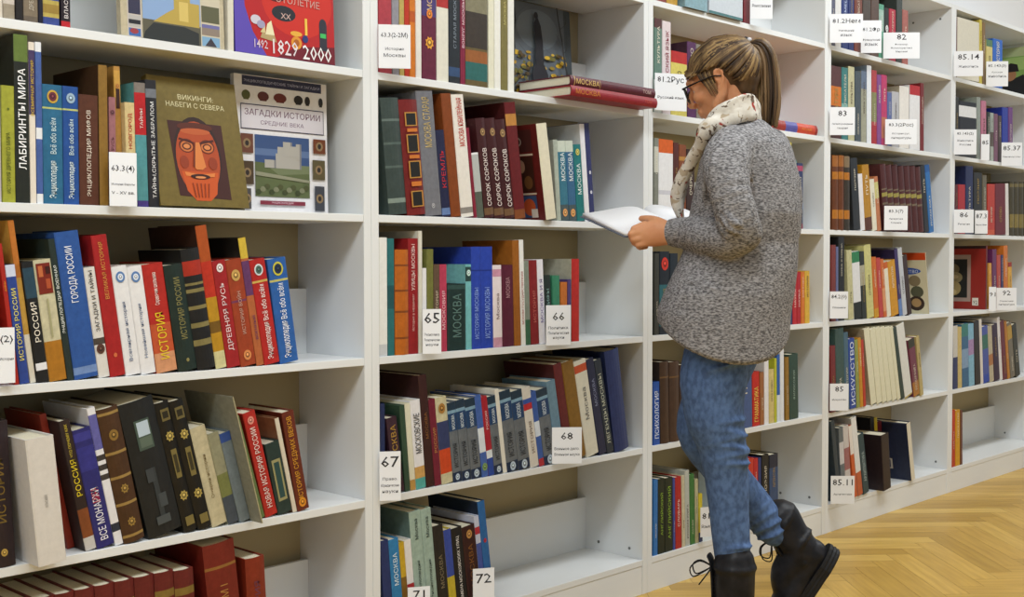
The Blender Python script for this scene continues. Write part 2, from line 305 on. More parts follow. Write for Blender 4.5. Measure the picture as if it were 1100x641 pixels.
 (1,'D',1.0759,0.006,0.4388,0.022,0.2599,0.1989,0.17,'30201e','',0,'dark book with yellow title and photo foot',[(0.0,0.1,'c8c4c0'),(0.1,0.32,'8a4a22')],[('РОССИЯ','e0c82a',0.42,0.7,0.6),('ЧТО ПОЧЕМУ КАК','d8c040',0.72,0.97,0.3)],[],''),
 (1,'D',1.0991,0.006,0.4388,0.0364,0.239,0.2004,0.17,'2b2a74','',0,'navy book with white and red lettering',[(0.65,0.85,'35348a'),(0.9,0.97,'3d3c94')],[('ВСЕ МОНАРХИ','eceaf4',0.06,0.5,0.5),('МИРА','d03040',0.38,0.5,0.5)],[],''),
 (1,'D',1.137,0.006,0.4388,0.017,0.2801,0.202,0.19,'e4e2e4','',0,'narrow white book with small photos',[(0.1,0.16,'2a3040'),(0.48,0.52,'403a38'),(0.55,0.59,'403a38'),(0.62,0.66,'403a38'),(0.7,0.95,'6a68b0')],[],[],''),
 (1,'D',1.1552,0.006,0.4388,0.0444,0.2747,0.2034,0.19,'4d3018','',1,'brown leather volume with gold ornament',[(0.28,0.3,'a8884a'),(0.48,0.5,'a8884a'),(0.66,0.68,'a8884a'),(0.95,0.97,'a8884a'),(0.04,0.06,'a8884a')],[],[(0.4,'9a7a3a',0.2),(0.15,'9a7a3a',0.2),(0.8,'8a6a30',0.22)],''),
 (1,'D',1.2087,0.006,0.4388,0.0754,0.2814,0.2304,0.19,'191c1e','',1,'huge black book with photo label and grey figure',[],[],[(0.64,0.86,0.28,0.72,'46564c'),(0.74,0.845,0.34,0.68,'b8c8d4'),(0.66,0.73,0.34,0.68,'5c6a5c'),(0.12,0.5,0.44,0.58,'33383a'),(0.4,0.5,0.3,0.52,'3c4042'),(0.2,0.3,0.5,0.72,'43484a'),(0.08,0.14,0.3,0.7,'4a4f50')],''),
 (1,'D',1.2883,0.006,0.4388,0.0311,0.2785,0.2365,0.19,'14120f','',1,'first black volume with ornate gold rosettes',[],[],[(0.74,'b09a50',0.32),(0.28,'b09a50',0.32),(0.42,0.64,0.3,0.7,'7a6c3c'),(0.46,0.6,0.38,0.62,'3a3420'),(0.86,0.95,0.2,0.8,'6c6038'),(0.88,0.93,0.3,0.7,'2a2618'),(0.05,0.12,0.2,0.8,'7a6c3c')],''),
 (1,'D',1.3212,0.006,0.4388,0.0317,0.2798,0.2381,0.19,'14120f','',1,'second black volume with ornate gold rosettes',[],[],[(0.74,'b09a50',0.32),(0.28,'b09a50',0.32),(0.42,0.64,0.3,0.7,'7a6c3c'),(0.46,0.6,0.38,0.62,'3a3420'),(0.86,0.95,0.2,0.8,'6c6038'),(0.88,0.93,0.3,0.7,'2a2618'),(0.05,0.12,0.2,0.8,'7a6c3c')],''),
 (1,'D',1.3547,0.006,0.4388,0.0363,0.2177,0.2403,0.17,'d6cba6','',0,'cream book with faint brown title',[],[('Очерки истории','8a7a58',0.2,0.8,0.3)],[],''),
 (1,'D',1.3933,0.006,0.4388,0.0267,0.2022,0.2439,0.15,'a3a183','',0,'olive magazine with dark landscape picture',[(0.0,0.3,'4c5560'),(0.3,0.55,'858a50')],[],[],''),
 (1,'D',1.422,0.006,0.4388,0.026,0.1999,0.2475,0.2,'7d8a90','',0,'grey blue boards between the magazines',[(0.9,1,'3a5aa8')],[],[],''),
 (1,'D',1.4496,-0.035,0.4388,0.0025,0.2845,0.2491,0.19,'bdb590','9a9a8a',0,'tall thin cream album jutting from the shelf',[(0,1,'b9b08a')],[('РОССИЯ','6a6a50',0.5,0.9,0.6)],[],''),
 (1,'D',1.4689,0.006,0.4388,0.0168,0.2332,0.2736,0.17,'6b7d4a','',0,'green book left of the red one',[],[('ИСТОРИЯ','9aa878',0.2,0.8,0.4)],[],''),
 (1,'D',1.4871,0.006,0.4388,0.0315,0.238,0.2415,0.17,'c02a22','',0,'red book with white vertical title',[],[('НОВАЯ ИСТОРИЯ РОССИИ','f0dcd4',0.08,0.85,0.5)],[(0.92,'e09080',0.25)],''),
 (1,'D',1.5206,0.006,0.4388,0.0365,0.1627,0.214,0.15,'253a36','',0,'short dark green book with framed panel',[],[],[(0.18,0.76,0.2,0.82,'9a9466'),(0.22,0.72,0.32,0.7,'2c4a48')],''),
 (1,'D',1.5592,0.006,0.4388,0.011,0.2186,0.2189,0.17,'d8cdb8','8a5a3a',0,'pale spined book with brown cover',[],[],[],''),
 (1,'D',1.5717,0.006,0.4388,0.032,0.2274,0.1833,0.17,'6e2a18','',0,'russet book with golden vertical letters',[],[('ИСТОРИЯ СРЕДНИХ ВЕКОВ','d89a30',0.1,0.95,0.55)],[(0.08,'d88a28',0.3)],''),
 (1,'E',0.947,0.006,0.1034,0.036,0.2645,0.0373,0.17,'6b1c1a','',1,'leftmost of nine matching dark red tomes',[(0.8,0.86,'8a7030')],[],[],''),
 (1,'E',0.9847,0.006,0.1034,0.0369,0.2645,0.039,0.17,'6b1c1a','',1,'second of nine matching dark red tomes',[(0.8,0.86,'8a7030')],[],[],''),
 (1,'E',1.0232,0.006,0.1034,0.0378,0.2645,0.0407,0.17,'6b1c1a','',1,'third of nine matching dark red tomes',[(0.8,0.86,'8a7030')],[],[],''),
 (1,'E',1.0628,0.006,0.1034,0.0388,0.2646,0.0425,0.17,'6b1c1a','',1,'fourth of nine matching dark red tomes',[(0.8,0.86,'8a7030')],[],[],''),
 (1,'E',1.1034,0.006,0.1034,0.0398,0.2646,0.0443,0.17,'6b1c1a','',1,'fifth of nine matching dark red tomes',[(0.8,0.86,'8a7030')],[],[],''),
 (1,'E',1.145,0.006,0.1034,0.0408,0.2647,0.0462,0.17,'6b1c1a','',1,'sixth of nine matching dark red tomes',[(0.8,0.86,'8a7030')],[],[],''),
 (1,'E',1.1877,0.006,0.1034,0.0419,0.2647,0.0482,0.17,'6b1c1a','',1,'seventh of nine matching dark red tomes',[(0.7,0.8,'c8c0a8')],[],[],''),
 (1,'E',1.2316,0.006,0.1034,0.043,0.2648,0.0503,0.17,'6b1c1a','',1,'eighth of nine matching dark red tomes',[(0.8,0.86,'8a7030')],[],[],''),
 (1,'E',1.2766,0.006,0.1034,0.0442,0.2611,0.0533,0.17,'6b1c1a','',1,'ninth of nine matching dark red tomes',[(0.8,0.86,'8a7030')],[],[],''),
 (1,'E',1.3613,0.006,0.1034,0.0754,0.3004,0.1075,0.2,'7a2014','',1,'larger dark red tome beside the matching set',[(0.82,0.84,'9a6a30')],[('ТОМ I','b07a40',0.5,0.7,0.3)],[],''),
 (1,'E',1.4466,0.006,0.1034,0.0478,0.2546,0.0544,0.17,'8a2c14','',1,'rust red tome at the right end',[],[('ИСТОРИЯ','6a3a50',0.3,0.85,0.35)],[],''),
 (2,'A',1.8112,0.006,1.4358,0.0399,0.255,0,0.17,'b8404c','',0,'rose red book behind the paper sign',[(0.1,0.2,'d88a90')],[],[],''),
 (2,'A',1.8525,0.006,1.4358,0.0217,0.2579,0,0.17,'9a98a0','',0,'grey book behind the paper sign',[],[],[],''),
 (2,'A',1.8756,0.006,1.4358,0.0146,0.2444,0,0.17,'c8b060','',0,'thin yellow book behind the paper sign',[],[],[],''),
 (2,'A',1.8917,0.006,1.4358,0.0147,0.256,0,0.17,'c83418','',0,'narrow vermilion book',[],[],[],''),
 (2,'A',1.9079,0.006,1.4358,0.0178,0.2632,0,0.19,'e08020','',0,'narrow orange book',[(0.5,0.6,'c85a18')],[],[],''),
 (2,'A',1.9273,0.006,1.4358,0.018,0.2533,0,0.17,'e4e0d8','',0,'narrow white book right of the orange one',[],[],[],''),
 (2,'A',1.9468,0.006,1.4358,0.0473,0.2786,0,0.19,'6a1f3c','',0,'maroon book with yellow star',[(0.55,0.9,'4a3a7c')],[('МОСКВА','d8b890',0.6,0.9,0.4)],[(0.32,'e09a30',0.3),(0.57,'e08028',0.2)],''),
 (2,'A',1.9957,0.006,1.4358,0.039,0.2917,0,0.19,'dfdccd','',0,'white book with red square',[(0.62,0.7,'b82a28')],[],[],''),
 (2,'A',2.0363,0.006,1.4358,0.0382,0.2852,0,0.19,'252c34','',0,'charcoal book with blue foot',[(0.06,0.14,'34507a')],[('СТАРАЯ МОСКВА','8a94a0',0.2,0.9,0.3)],[],''),
 (2,'A',2.0761,0.006,1.4358,0.0161,0.3014,0,0.19,'8a2040','',0,'thin crimson book with white lettering',[],[('ВОКРУГ МОСКВЫ','e8c8d0',0.1,0.9,0.6)],[],''),
 (2,'A',2.0939,0.006,1.4358,0.0777,0.2999,0,0.19,'6a5a34','',0,'album with harbour picture on its wide spine',[(0.05,0.2,'2c6a66'),(0.2,0.3,'a0602c'),(0.32,0.62,'3a3028'),(0.62,0.9,'8a8468')],[],[],''),
 (2,'A',2.1749,0.006,1.4358,0.0203,0.3049,0,0.19,'e2dfc8','',0,'white booklet with torn edges',[],[],[],''),
 (2,'A',2.197,0.006,1.4358,0.0223,0.2755,0,0.19,'efece0','',0,'paler booklet beside the torn one',[],[],[],''),
 (2,'A',2.2209,0.006,1.4358,0.0243,0.3075,0,0.19,'847a44','',0,'olive book with gold letters',[],[('МОСКВА','c8bc74',0.4,0.9,0.4)],[],''),
 (2,'A',2.2469,0.006,1.4358,0.0228,0.3075,0,0.19,'e8e6de','',0,'white book at the end of the upright row',[],[],[],''),
 (2,'B',1.8403,0.006,1.1038,0.0551,0.275,0.0973,0.19,'3c4a46','',1,'worn grey green leather volume',[(0.8,0.82,'6a7a74'),(0.6,0.62,'5a6a64'),(0.4,0.42,'5a6a64'),(0.1,0.14,'8a9a90')],[],[],''),
 (2,'B',1.8972,0.006,1.1038,0.0582,0.276,0.1012,0.19,'7c1a18','',1,'red leather volume with black and gold panels',[],[],[(0.77,0.89,0.2,0.85,'b8843c'),(0.78,0.88,0.27,0.78,'1c1c1a'),(0.54,0.7,0.2,0.85,'b8843c'),(0.55,0.69,0.27,0.78,'1c1c1a'),(0.32,0.47,0.2,0.85,'b8843c'),(0.33,0.46,0.27,0.78,'1c1c1a'),(0.07,0.21,0.2,0.85,'b8843c'),(0.08,0.2,0.27,0.78,'1c1c1a'),(0.72,0.75,0.25,0.8,'c8722c'),(0.49,0.52,0.25,0.8,'c8722c'),(0.25,0.29,0.25,0.8,'c8722c')],''),
 (2,'B',1.9566,0.006,1.1038,0.0544,0.3023,0.103,0.19,'7c7d84','',0,'grey hardcover with golden lettering',[],[('МОСКВА СТАРАЯ','c4ac74',0.55,0.95,0.5)],[(0.08,'a8a8ac',0.1)],''),
 (2,'B',2.0128,0.006,1.1038,0.0282,0.2131,0.1085,0.17,'23284a','',0,'dark blue book with red lettering',[(0.02,0.1,'6a86b8')],[('КРЕМЛЬ','c02a38',0.3,0.8,0.55)],[],''),
 (2,'B',2.0428,0.006,1.1038,0.0334,0.3051,0.1139,0.19,'8a4416','',0,'orange brown binding beside a white title spine',[],[],[],''),
 (2,'B',2.0781,0.006,1.1038,0.0422,0.3056,0.1178,0.19,'e6e0d6','',0,'white spined book with red vertical title',[(0.03,0.08,'9a948c')],[('МОСКВА ЮБИЛЕЙНАЯ','c02c20',0.58,0.97,0.72)],[],''),
 (2,'B',2.1222,0.006,1.1038,0.0099,0.2272,0.1233,0.17,'8c2038','',0,'very thin crimson book',[],[],[],''),
 (2,'B',2.1337,0.006,1.1038,0.0248,0.1651,0.1309,0.15,'b4b8b4','',0,'short grey magazine with photo spine',[(0,0.4,'5c6458'),(0.97,1,'e8e8e8')],[],[],''),
 (2,'B',2.1605,0.006,1.1038,0.0336,0.2541,0.1384,0.17,'45181c','',1,'first maroon volume with white vertical title',[(0.03,0.1,'7a5a3c')],[('СОРОК СОРОКОВ','e8dcd4',0.12,0.7,0.5)],[(0.86,'9a7a50',0.25)],''),
 (2,'B',2.1961,0.006,1.1038,0.0358,0.257,0.1435,0.17,'45181c','',1,'second maroon volume with white vertical title',[(0.03,0.1,'7a5a3c')],[('СОРОК СОРОКОВ','e8dcd4',0.12,0.7,0.5)],[(0.86,'9a7a50',0.25)],''),
 (2,'B',2.234,0.006,1.1038,0.0364,0.2568,0.1486,0.17,'45181c','',1,'third maroon volume with white vertical title',[(0.03,0.1,'7a5a3c')],[('СОРОК СОРОКОВ','e8dcd4',0.12,0.7,0.5)],[(0.86,'9a7a50',0.25)],''),
 (2,'B',2.2726,0.006,1.1038,0.0407,0.3046,0.1352,0.19,'6a1418','4a0e12',0,'tall dark red book with gold label',[(0.8,0.9,'c88a40'),(0.0,0.08,'8a4a20')],[],[],''),
 (2,'B',2.3748,-0.012,1.1038,0.0407,0.2565,0.1574,0.11,'ded6bc','6a1c18',0,'cream book showing a red cover with photographs',[],[],[],'photos'),
 (2,'B',2.4381,0.006,1.1038,0.0172,0.2196,0.0776,0.17,'b8c0b0','',0,'thin pale green booklet',[],[],[],''),
 (2,'B',2.4565,0.006,1.1038,0.0317,0.218,0.081,0.17,'3c7c92','',0,'teal magazine with white title beside its twin',[(0,0.2,'4a5c60'),(0.86,1,'c8d0c0')],[('МОСКВА','e8f0f0',0.5,0.85,0.6)],[(0.1,'e0a060',0.3)],''),
 (2,'B',2.4894,0.006,1.1038,0.0321,0.2203,0.0845,0.17,'3a6c94','',0,'blue magazine with white title beside its twin',[(0,0.2,'4a5c60'),(0.86,1,'c8d0c0')],[('МОСКВА','e8f0f0',0.5,0.85,0.6)],[(0.1,'e0a060',0.3)],''),
 (2,'B',2.5233,0.006,1.1038,0.0322,0.2124,0.0901,0.17,'1f7c7c','',0,'short teal book with white letters',[],[('МОСКВА','e8f4f0',0.35,0.75,0.55)],[(0.9,'c8c060',0.25)],''),
 (2,'B',2.5576,0.006,1.1038,0.0201,0.2714,0.0975,0.19,'e6e4ea','c8cac8',0,'thin white album left of the navy one',[],[],[],''),
 (2,'B',2.579,0.006,1.1038,0.0211,0.2755,0.1005,0.19,'34386c','34386c',0,'narrow navy book ending the row',[],[],[(0.3,'e8e8f0',0.2),(0.5,'e8e8f0',0.2)],''),
 (2,'C',1.8082,0.006,0.7705,0.0257,0.2803,0,0.19,'e9e8e2','',0,'white book at the left end',[(0,0.1,'c8cacc')],[],[],''),
 (2,'C',1.8354,0.006,0.7705,0.0203,0.2784,0,0.19,'2c7476','',0,'teal book right of the white one',[(0.4,0.6,'1f585c')],[],[],''),
 (2,'C',1.8571,0.006,0.7705,0.0415,0.2521,0,0.17,'c66a14','',1,'orange volume with banded spine',[(0.84,0.86,'8a4408'),(0.6,0.62,'8a4408'),(0.4,0.42,'8a4408'),(0.15,0.17,'8a4408')],[],[],''),
 (2,'C',1.8997,0.006,0.7705,0.0315,0.2791,0,0.19,'9c1c20','',0,'deep red book with white vertical title',[],[('УЛИЦЫ МОСКВЫ','eccac4',0.55,0.95,0.5),('История в названиях','e0a8a0',0.2,0.52,0.36)],[],''),
 (2,'C',1.9327,0.006,0.7705,0.0121,0.2975,0,0.19,'d8d4c4','',0,'tall thin cream book',[],[],[],''),
 (2,'C',1.9461,0.006,0.7705,0.0125,0.2073,0,0.15,'e8e6e8','',0,'short white booklet above the paper sign',[],[],[],''),
 (2,'C',1.9601,0.006,0.7705,0.0216,0.2537,0,0.17,'7a7c3c','',0,'olive green book',[],[],[],''),
 (2,'C',1.9829,0.006,0.7705,0.019,0.2162,0,0.17,'6a5340','',0,'brown book with pale letters',[],[('ИСТОРИЯ','cdbca4',0.3,0.8,0.5)],[],''),
 (2,'C',2.0035,0.006,0.7705,0.0236,0.2161,0.0054,0.17,'c4405c','',0,'raspberry pink book',[],[('МОСКОВИЯ','f0c4cc',0.1,0.85,0.5)],[],''),
 (2,'C',2.0287,0.006,0.7705,0.0624,0.1674,0,0.15,'1e3634','',0,'wide dark green book with grey pattern',[(0.92,0.98,'33524e')],[('МОСКВА','5c7a74',0.2,0.85,0.55)],[],''),
 (2,'C',2.093,0.006,0.7705,0.0197,0.2158,0.0093,0.17,'7cc4c8','',0,'pale cyan booklet with dark head',[(0.8,0.97,'2a4a48')],[],[(0.9,'c8e8e0',0.35)],''),
 (2,'C',2.1141,0.006,0.7705,0.0329,0.2603,0.0136,0.19,'2b48b4','',0,'left of two cobalt blue volumes',[(0.76,0.775,'1c3490')],[('ИСТОРИЯ МОСКВЫ','8aa4e8',0.1,0.6,0.5)],[],''),
 (2,'C',2.148,0.006,0.7705,0.0427,0.2605,0.0159,0.19,'2b48b4','',0,'right of two cobalt blue volumes',[(0.76,0.775,'1c3490')],[('ИСТОРИЯ МОСКВЫ','8aa4e8',0.1,0.6,0.5)],[],''),
 (2,'C',2.1921,0.006,0.7705,0.0324,0.213,0.0205,0.17,'e6dadc','',0,'white booklet with pink bands',[(0.86,0.95,'d89cb4'),(0,0.12,'d8a0b4')],[('Москва','8a7a7c',0.3,0.7,0.4)],[],''),
 (2,'C',2.2259,0.006,0.7705,0.0425,0.2129,0.0251,0.17,'5e1c34','',0,'plum coloured hardcover',[],[('МОСКВА','b88c94',0.6,0.85,0.4)],[],''),
 (2,'C',2.2702,0.006,0.7705,0.025,0.2782,0.0315,0.19,'a4621a','',0,'tall orange brown board beside white spine',[],[],[],''),
 (2,'C',2.2967,0.006,0.7705,0.0166,0.2797,0.0353,0.19,'e8e6e0','',0,'tall white spine with red letters',[],[('МОСКВА ГОСУДАРСТВЕННАЯ','a8383a',0.2,0.7,0.6)],[],''),
 (2,'C',2.3147,0.006,0.7705,0.0185,0.2248,0.0399,0.17,'8c9486','',0,'thin grey green book',[(0,0.3,'3c6a4c')],[],[],''),
 (2,'C',2.3351,0.006,0.7705,0.0313,0.2249,0.0463,0.17,'8c1c20','',0,'deep red book right of the grey green one',[],[('ИСТОРИЯ','c86a60',0.1,0.8,0.4)],[],''),
 (2,'C',2.3683,0.006,0.7705,0.0242,0.2274,0.0527,0.17,'e4e2ec','',0,'white book with lilac lettering',[],[('МОСКВА И Я','7a6ca0',0.1,0.92,0.55)],[],''),
 (2,'C',2.3944,0.006,0.7705,0.0264,0.1846,0.0601,0.15,'22302c','',0,'short black book above the paper sign',[],[('МИФЫ','8ab0a8',0.5,0.8,0.5)],[],''),
 (2,'C',2.4224,0.006,0.7705,0.0291,0.1839,0.0182,0.15,'3c8a68','',0,'short green book above the paper sign',[],[],[],''),
 (2,'C',2.453,0.006,0.7705,0.0275,0.1657,0,0.15,'d0742a','',0,'short orange book above the paper sign',[],[],[],''),
 (2,'C',2.4825,0.006,0.7705,0.0137,0.1729,0,0.15,'54407c','',0,'short violet book above the paper sign',[],[],[],''),
 (2,'C',2.499,0.006,0.7705,0.0321,0.2294,0,0.17,'c8261e','b8b6a4',0,'bright red board ending the row',[],[],[],''),
 (2,'D',1.8103,0.006,0.4388,0.0143,0.2193,0,0.17,'22305c','',0,'thin dark blue book at the left end',[],[],[],''),
 (2,'D',1.8536,0.006,0.4388,0.0321,0.1838,0.1361,0.15,'3c2030','',0,'dark purple book with gold title',[],[('МОСКВА','b08a3c',0.35,0.9,0.6)],[],''),
 (2,'D',1.8875,0.006,0.4388,0.0163,0.2102,0.0855,0.17,'34503c','',0,'thin dark green book',[],[],[],''),
 (2,'D',1.9047,0.006,0.4388,0.0171,0.2134,0.0879,0.17,'dcd8c0','',0,'thin cream book right of the green one',[(0,0.12,'c89a50')],[],[],''),
 (2,'D',1.9231,0.006,0.4388,0.0321,0.2187,0.0916,0.17,'e4e2e4','',0,'white book with bold black vertical title',[(0,0.12,'58b0a8'),(0.12,0.25,'d8a860')],[('МОСКОВСКИЕ','202024',0.4,0.85,0.7)],[],''),
 (2,'D',1.9572,0.006,0.4388,0.0268,0.2787,0.0981,0.19,'3c1a18','3a1c1c',0,'tall dark maroon album over its neighbours',[],[('МОСКВА','8a5a30',0.3,0.8,0.4)],[],''),
 (2,'D',1.9851,0.006,0.4388,0.0215,0.2169,0.1006,0.17,'7a1c34','',0,'thin wine red book with gold letters',[],[('РОССИЯ','c08a50',0.2,0.85,0.5)],[],''),
 (2,'D',2.0082,0.006,0.4388,0.0379,0.2185,0.1059,0.17,'d8cfa8','',0,'cream book with navy and orange panels',[(0.4,0.72,'35406c'),(0.12,0.4,'d84c20')],[],[(0.87,'a87838',0.3)],''),
 (2,'D',2.0477,0.006,0.4388,0.0289,0.203,0.1102,0.15,'70767c','',0,'first grey volume with navy panel of one set',[(0.0,0.12,'1c3050'),(0.64,0.86,'1f4470'),(0.9,1,'20384c'),(0.86,0.9,'8ab0c8')],[('ИСТОРИЯ','2a2e34',0.18,0.48,0.55),('МОСКВА','e0ecf4',0.66,0.84,0.4)],[(0.06,'b8c8d8',0.25)],''),
 (2,'D',2.0787,0.006,0.4388,0.031,0.2071,0.1177,0.15,'70767c','',0,'second grey volume with navy panel of one set',[(0.0,0.12,'1c3050'),(0.64,0.86,'1f4470'),(0.9,1,'20384c'),(0.86,0.9,'8ab0c8')],[('ИСТОРИЯ','2a2e34',0.18,0.48,0.55),('МОСКВА','e0ecf4',0.66,0.84,0.4)],[(0.06,'b8c8d8',0.25)],''),
 (2,'D',2.1116,0.006,0.4388,0.0358,0.2066,0.1237,0.15,'70767c','',0,'third grey volume with navy panel of one set',[(0.0,0.12,'1c3050'),(0.64,0.86,'1f4470'),(0.9,1,'20384c'),(0.86,0.9,'8ab0c8')],[('ИСТОРИЯ','2a2e34',0.18,0.48,0.55),('МОСКВА','e0ecf4',0.66,0.84,0.4)],[(0.06,'b8c8d8',0.25)],''),
 (2,'D',2.1497,0.006,0.4388,0.0222,0.2131,0.1314,0.17,'4a6cb8','',0,'blue and white striped book',[(0.3,0.6,'dce4f0')],[],[(0.12,'7a9a60',0.4)],''),
 (2,'D',2.1731,0.006,0.4388,0.021,0.2089,0.1343,0.15,'b42434','',0,'red and blue book between grey volumes',[(0,0.22,'2c4ca4'),(0.22,0.32,'dce4f0')],[('РОССИЯ','f0d0d0',0.5,0.9,0.4)],[],''),
 (2,'D',2.196,0.006,0.4388,0.0295,0.207,0.1406,0.15,'70767c','',0,'fourth grey volume with navy panel of one set',[(0.0,0.12,'1c3050'),(0.64,0.86,'1f4470'),(0.9,1,'20384c'),(0.86,0.9,'8ab0c8')],[('ИСТОРИЯ','2a2e34',0.18,0.48,0.55),('МОСКВА','e0ecf4',0.66,0.84,0.4)],[(0.06,'b8c8d8',0.25)],''),
 (2,'D',2.2272,0.006,0.4388,0.0139,0.2243,0.1453,0.17,'e4e0d4','',0,'slim white spine between grey volumes',[],[],[],''),
 (2,'D',2.243,0.006,0.4388,0.0422,0.2165,0.1515,0.17,'70767c','',0,'fifth grey volume with navy panel of one set',[(0.0,0.12,'1c3050'),(0.64,0.86,'1f4470'),(0.9,1,'20384c'),(0.86,0.9,'8ab0c8')],[('ИСТОРИЯ','2a2e34',0.18,0.48,0.55),('МОСКВА','e0ecf4',0.66,0.84,0.4)],[(0.06,'b8c8d8',0.25)],''),
 (2,'D',2.2875,0.006,0.4388,0.043,0.2134,0.158,0.17,'70767c','',0,'sixth grey volume with navy panel of one set',[(0.0,0.12,'1c3050'),(0.64,0.86,'1f4470'),(0.9,1,'20384c'),(0.86,0.9,'8ab0c8')],[('ИСТОРИЯ','2a2e34',0.18,0.48,0.55),('МОСКВА','e0ecf4',0.66,0.84,0.4)],[(0.06,'b8c8d8',0.25)],''),
 (2,'D',2.3328,0.006,0.4388,0.0324,0.2194,0.1644,0.17,'d8d2c8','',0,'white paperback with tricolour flag',[(0.72,0.8,'c82c34'),(0.8,0.86,'3a5ab0')],[('ИСТОРИЯ','8a7a70',0.1,0.65,0.4)],[],''),
 (2,'D',2.3672,0.006,0.4388,0.0199,0.2073,0.1696,0.15,'3c62b0','',0,'thin blue paperback with red foot',[(0.0,0.1,'c0303c'),(0.4,0.6,'d8e0f0')],[],[],''),
 (2,'D',2.3893,0.006,0.4388,0.0441,0.2099,0.1766,0.15,'70767c','',0,'seventh grey volume with navy panel of one set',[(0.0,0.12,'1c3050'),(0.64,0.86,'1f4470'),(0.9,1,'20384c'),(0.86,0.9,'8ab0c8')],[('ИСТОРИЯ','2a2e34',0.18,0.48,0.55),('МОСКВА','e0ecf4',0.66,0.84,0.4)],[(0.06,'b8c8d8',0.25)],''),
 (2,'D',2.4368,0.006,0.4388,0.0354,0.2306,0.1869,0.17,'7294a8','',0,'light blue hardcover above the paper sign',[],[],[],''),
 (2,'D',2.4759,0.006,0.4388,0.0336,0.2769,0.1981,0.19,'6a1c20','48181a',0,'tall dark red hardcover above the paper sign',[],[],[],''),
 (2,'D',2.5118,0.006,0.4388,0.0495,0.2788,0.2023,0.19,'8c6420','',0,'tall ochre hardcover above the paper sign',[],[],[],''),
 (2,'D',2.5647,0.006,0.4388,0.0522,0.2776,0.2095,0.19,'d9d4c2','',0,'cream paperback with orange ornament',[(0.88,0.96,'d0562c')],[('Москва','6a6a68',0.3,0.8,0.35)],[],''),
 (2,'D',2.6206,0.006,0.4388,0.0327,0.2826,0.2167,0.19,'232848','',0,'dark navy paperback with pale lettering',[],[('МОСКВА','8a90ac',0.5,0.8,0.4)],[],''),
 (2,'D',2.6558,0.006,0.4388,0.0307,0.2781,0.2213,0.19,'2a3440','',0,'slate book with white vertical title',[],[('ЛЕГЕНДЫ МОСКВЫ','c8ccb8',0.1,0.85,0.6)],[],''),
 (2,'D',2.6898,0.006,0.4388,0.0637,0.2992,0.1696,0.2,'28386c','1e2950',1,'big navy hardcover ending the row',[],[],[],''),
 (2,'E',1.8254,0.006,0.1034,0.0261,0.2284,0.0817,0.17,'22346c','',0,'dark blue book at the left end',[],[],[],''),
 (2,'E',1.853,0.006,0.1034,0.0309,0.2267,0.0864,0.17,'2f86c0','',0,'sky blue book with white letters',[],[('МОСКВА','dcecf4',0.5,0.85,0.5)],[],''),
 (2,'E',1.8855,0.006,0.1034,0.0164,0.2153,0.0914,0.17,'d8b02c','',0,'narrow yellow book',[(0.3,0.6,'8a6420')],[],[],''),
 (2,'E',1.9032,0.006,0.1034,0.0217,0.2178,0.0951,0.17,'e6e2e0','',0,'white paperback with red foot',[(0,0.5,'bc2430')],[],[],''),
 (2,'E',1.9261,0.006,0.1034,0.0366,0.2842,0.0988,0.19,'a9c0b2','6a8480',0,'left pale green volume of a pair',[],[('Энциклопедия','3a4a48',0.1,0.65,0.35),('Москва','2a3836',0.75,0.93,0.35)],[],''),
 (2,'E',1.9642,0.006,0.1034,0.0342,0.2839,0.1017,0.19,'a9c0b2','',0,'right pale green volume of a pair',[],[('Энциклопедия','3a4a48',0.1,0.65,0.35),('Москва','2a3836',0.75,0.93,0.35)],[],''),
 (2,'E',2.0004,0.006,0.1034,0.0348,0.2366,0.108,0.17,'26221f','',0,'black hardcover right of the pale green pair',[],[('МОСКВА','8a7c60',0.3,0.7,0.4)],[],''),
 (2,'E',2.037,0.006,0.1034,0.0247,0.2221,0.1133,0.17,'d4bc38','',0,'book split blue above yellow',[(0.45,1,'3a50a8')],[],[],''),
 (2,'E',2.0631,0.006,0.1034,0.0371,0.22,0.1174,0.17,'1c1a1c','',0,'black book with two lines of white title',[],[('ИМЕНА МОСКОВСКИХ УЛИЦ','ece8e4',0.15,0.9,0.35)],[],''),
 (2,'E',2.1021,0.006,0.1034,0.0448,0.2177,0.1231,0.17,'3a1618','',0,'oxblood book with gold emblem',[],[('МОСКВА','8a5a2c',0.25,0.8,0.4)],[(0.9,'b8864a',0.22)],''),
 (2,'E',2.149,0.006,0.1034,0.0168,0.24,0.1289,0.17,'c4c8dc','',0,'thin white and blue book',[(0.3,0.7,'4a5ca8'),(0.8,0.88,'c03040')],[],[],''),
 (2,'E',2.1677,0.006,0.1034,0.0255,0.276,0.1342,0.19,'2a6cae','1c2c44',0,'tall blue album with white stripes',[(0.0,1,'2a6cae')],[],[(0.62,'c03040',0.2)],''),
 (3,'O',2.8774,0.006,1.7669,0.0555,0.1663,0,0.15,'8a3c34','',0,'rust book whose foot shows by the divider',[],[],[],''),
 (3,'O',2.9352,0.006,1.7669,0.0544,0.1633,0,0.15,'c89c3a','',0,'yellow book whose foot shows near the divider',[],[],[],''),
 (3,'O',3.0058,-0.01,1.7669,0.1184,0.1594,0,0.15,'8cb0bc','',0,'pale blue book with rounded foot',[],[('РУССКАЯ КНИГА','4a3c34',0.5,0.9,0.38)],[],''),
 (3,'O',3.1343,-0.01,1.7669,0.1891,0.1683,0,0.15,'c4ccd4','',0,'thick silver grey box file',[(0.0,0.05,'4a7c80')],[],[],''),
 (3,'O',3.3536,0.006,1.7669,0.0388,0.2103,0,0.17,'7c1420','',0,'dark red book beside the white sign',[],[('ПОЭЗИЯ','d8d0bc',0.4,0.8,0.38)],[],''),
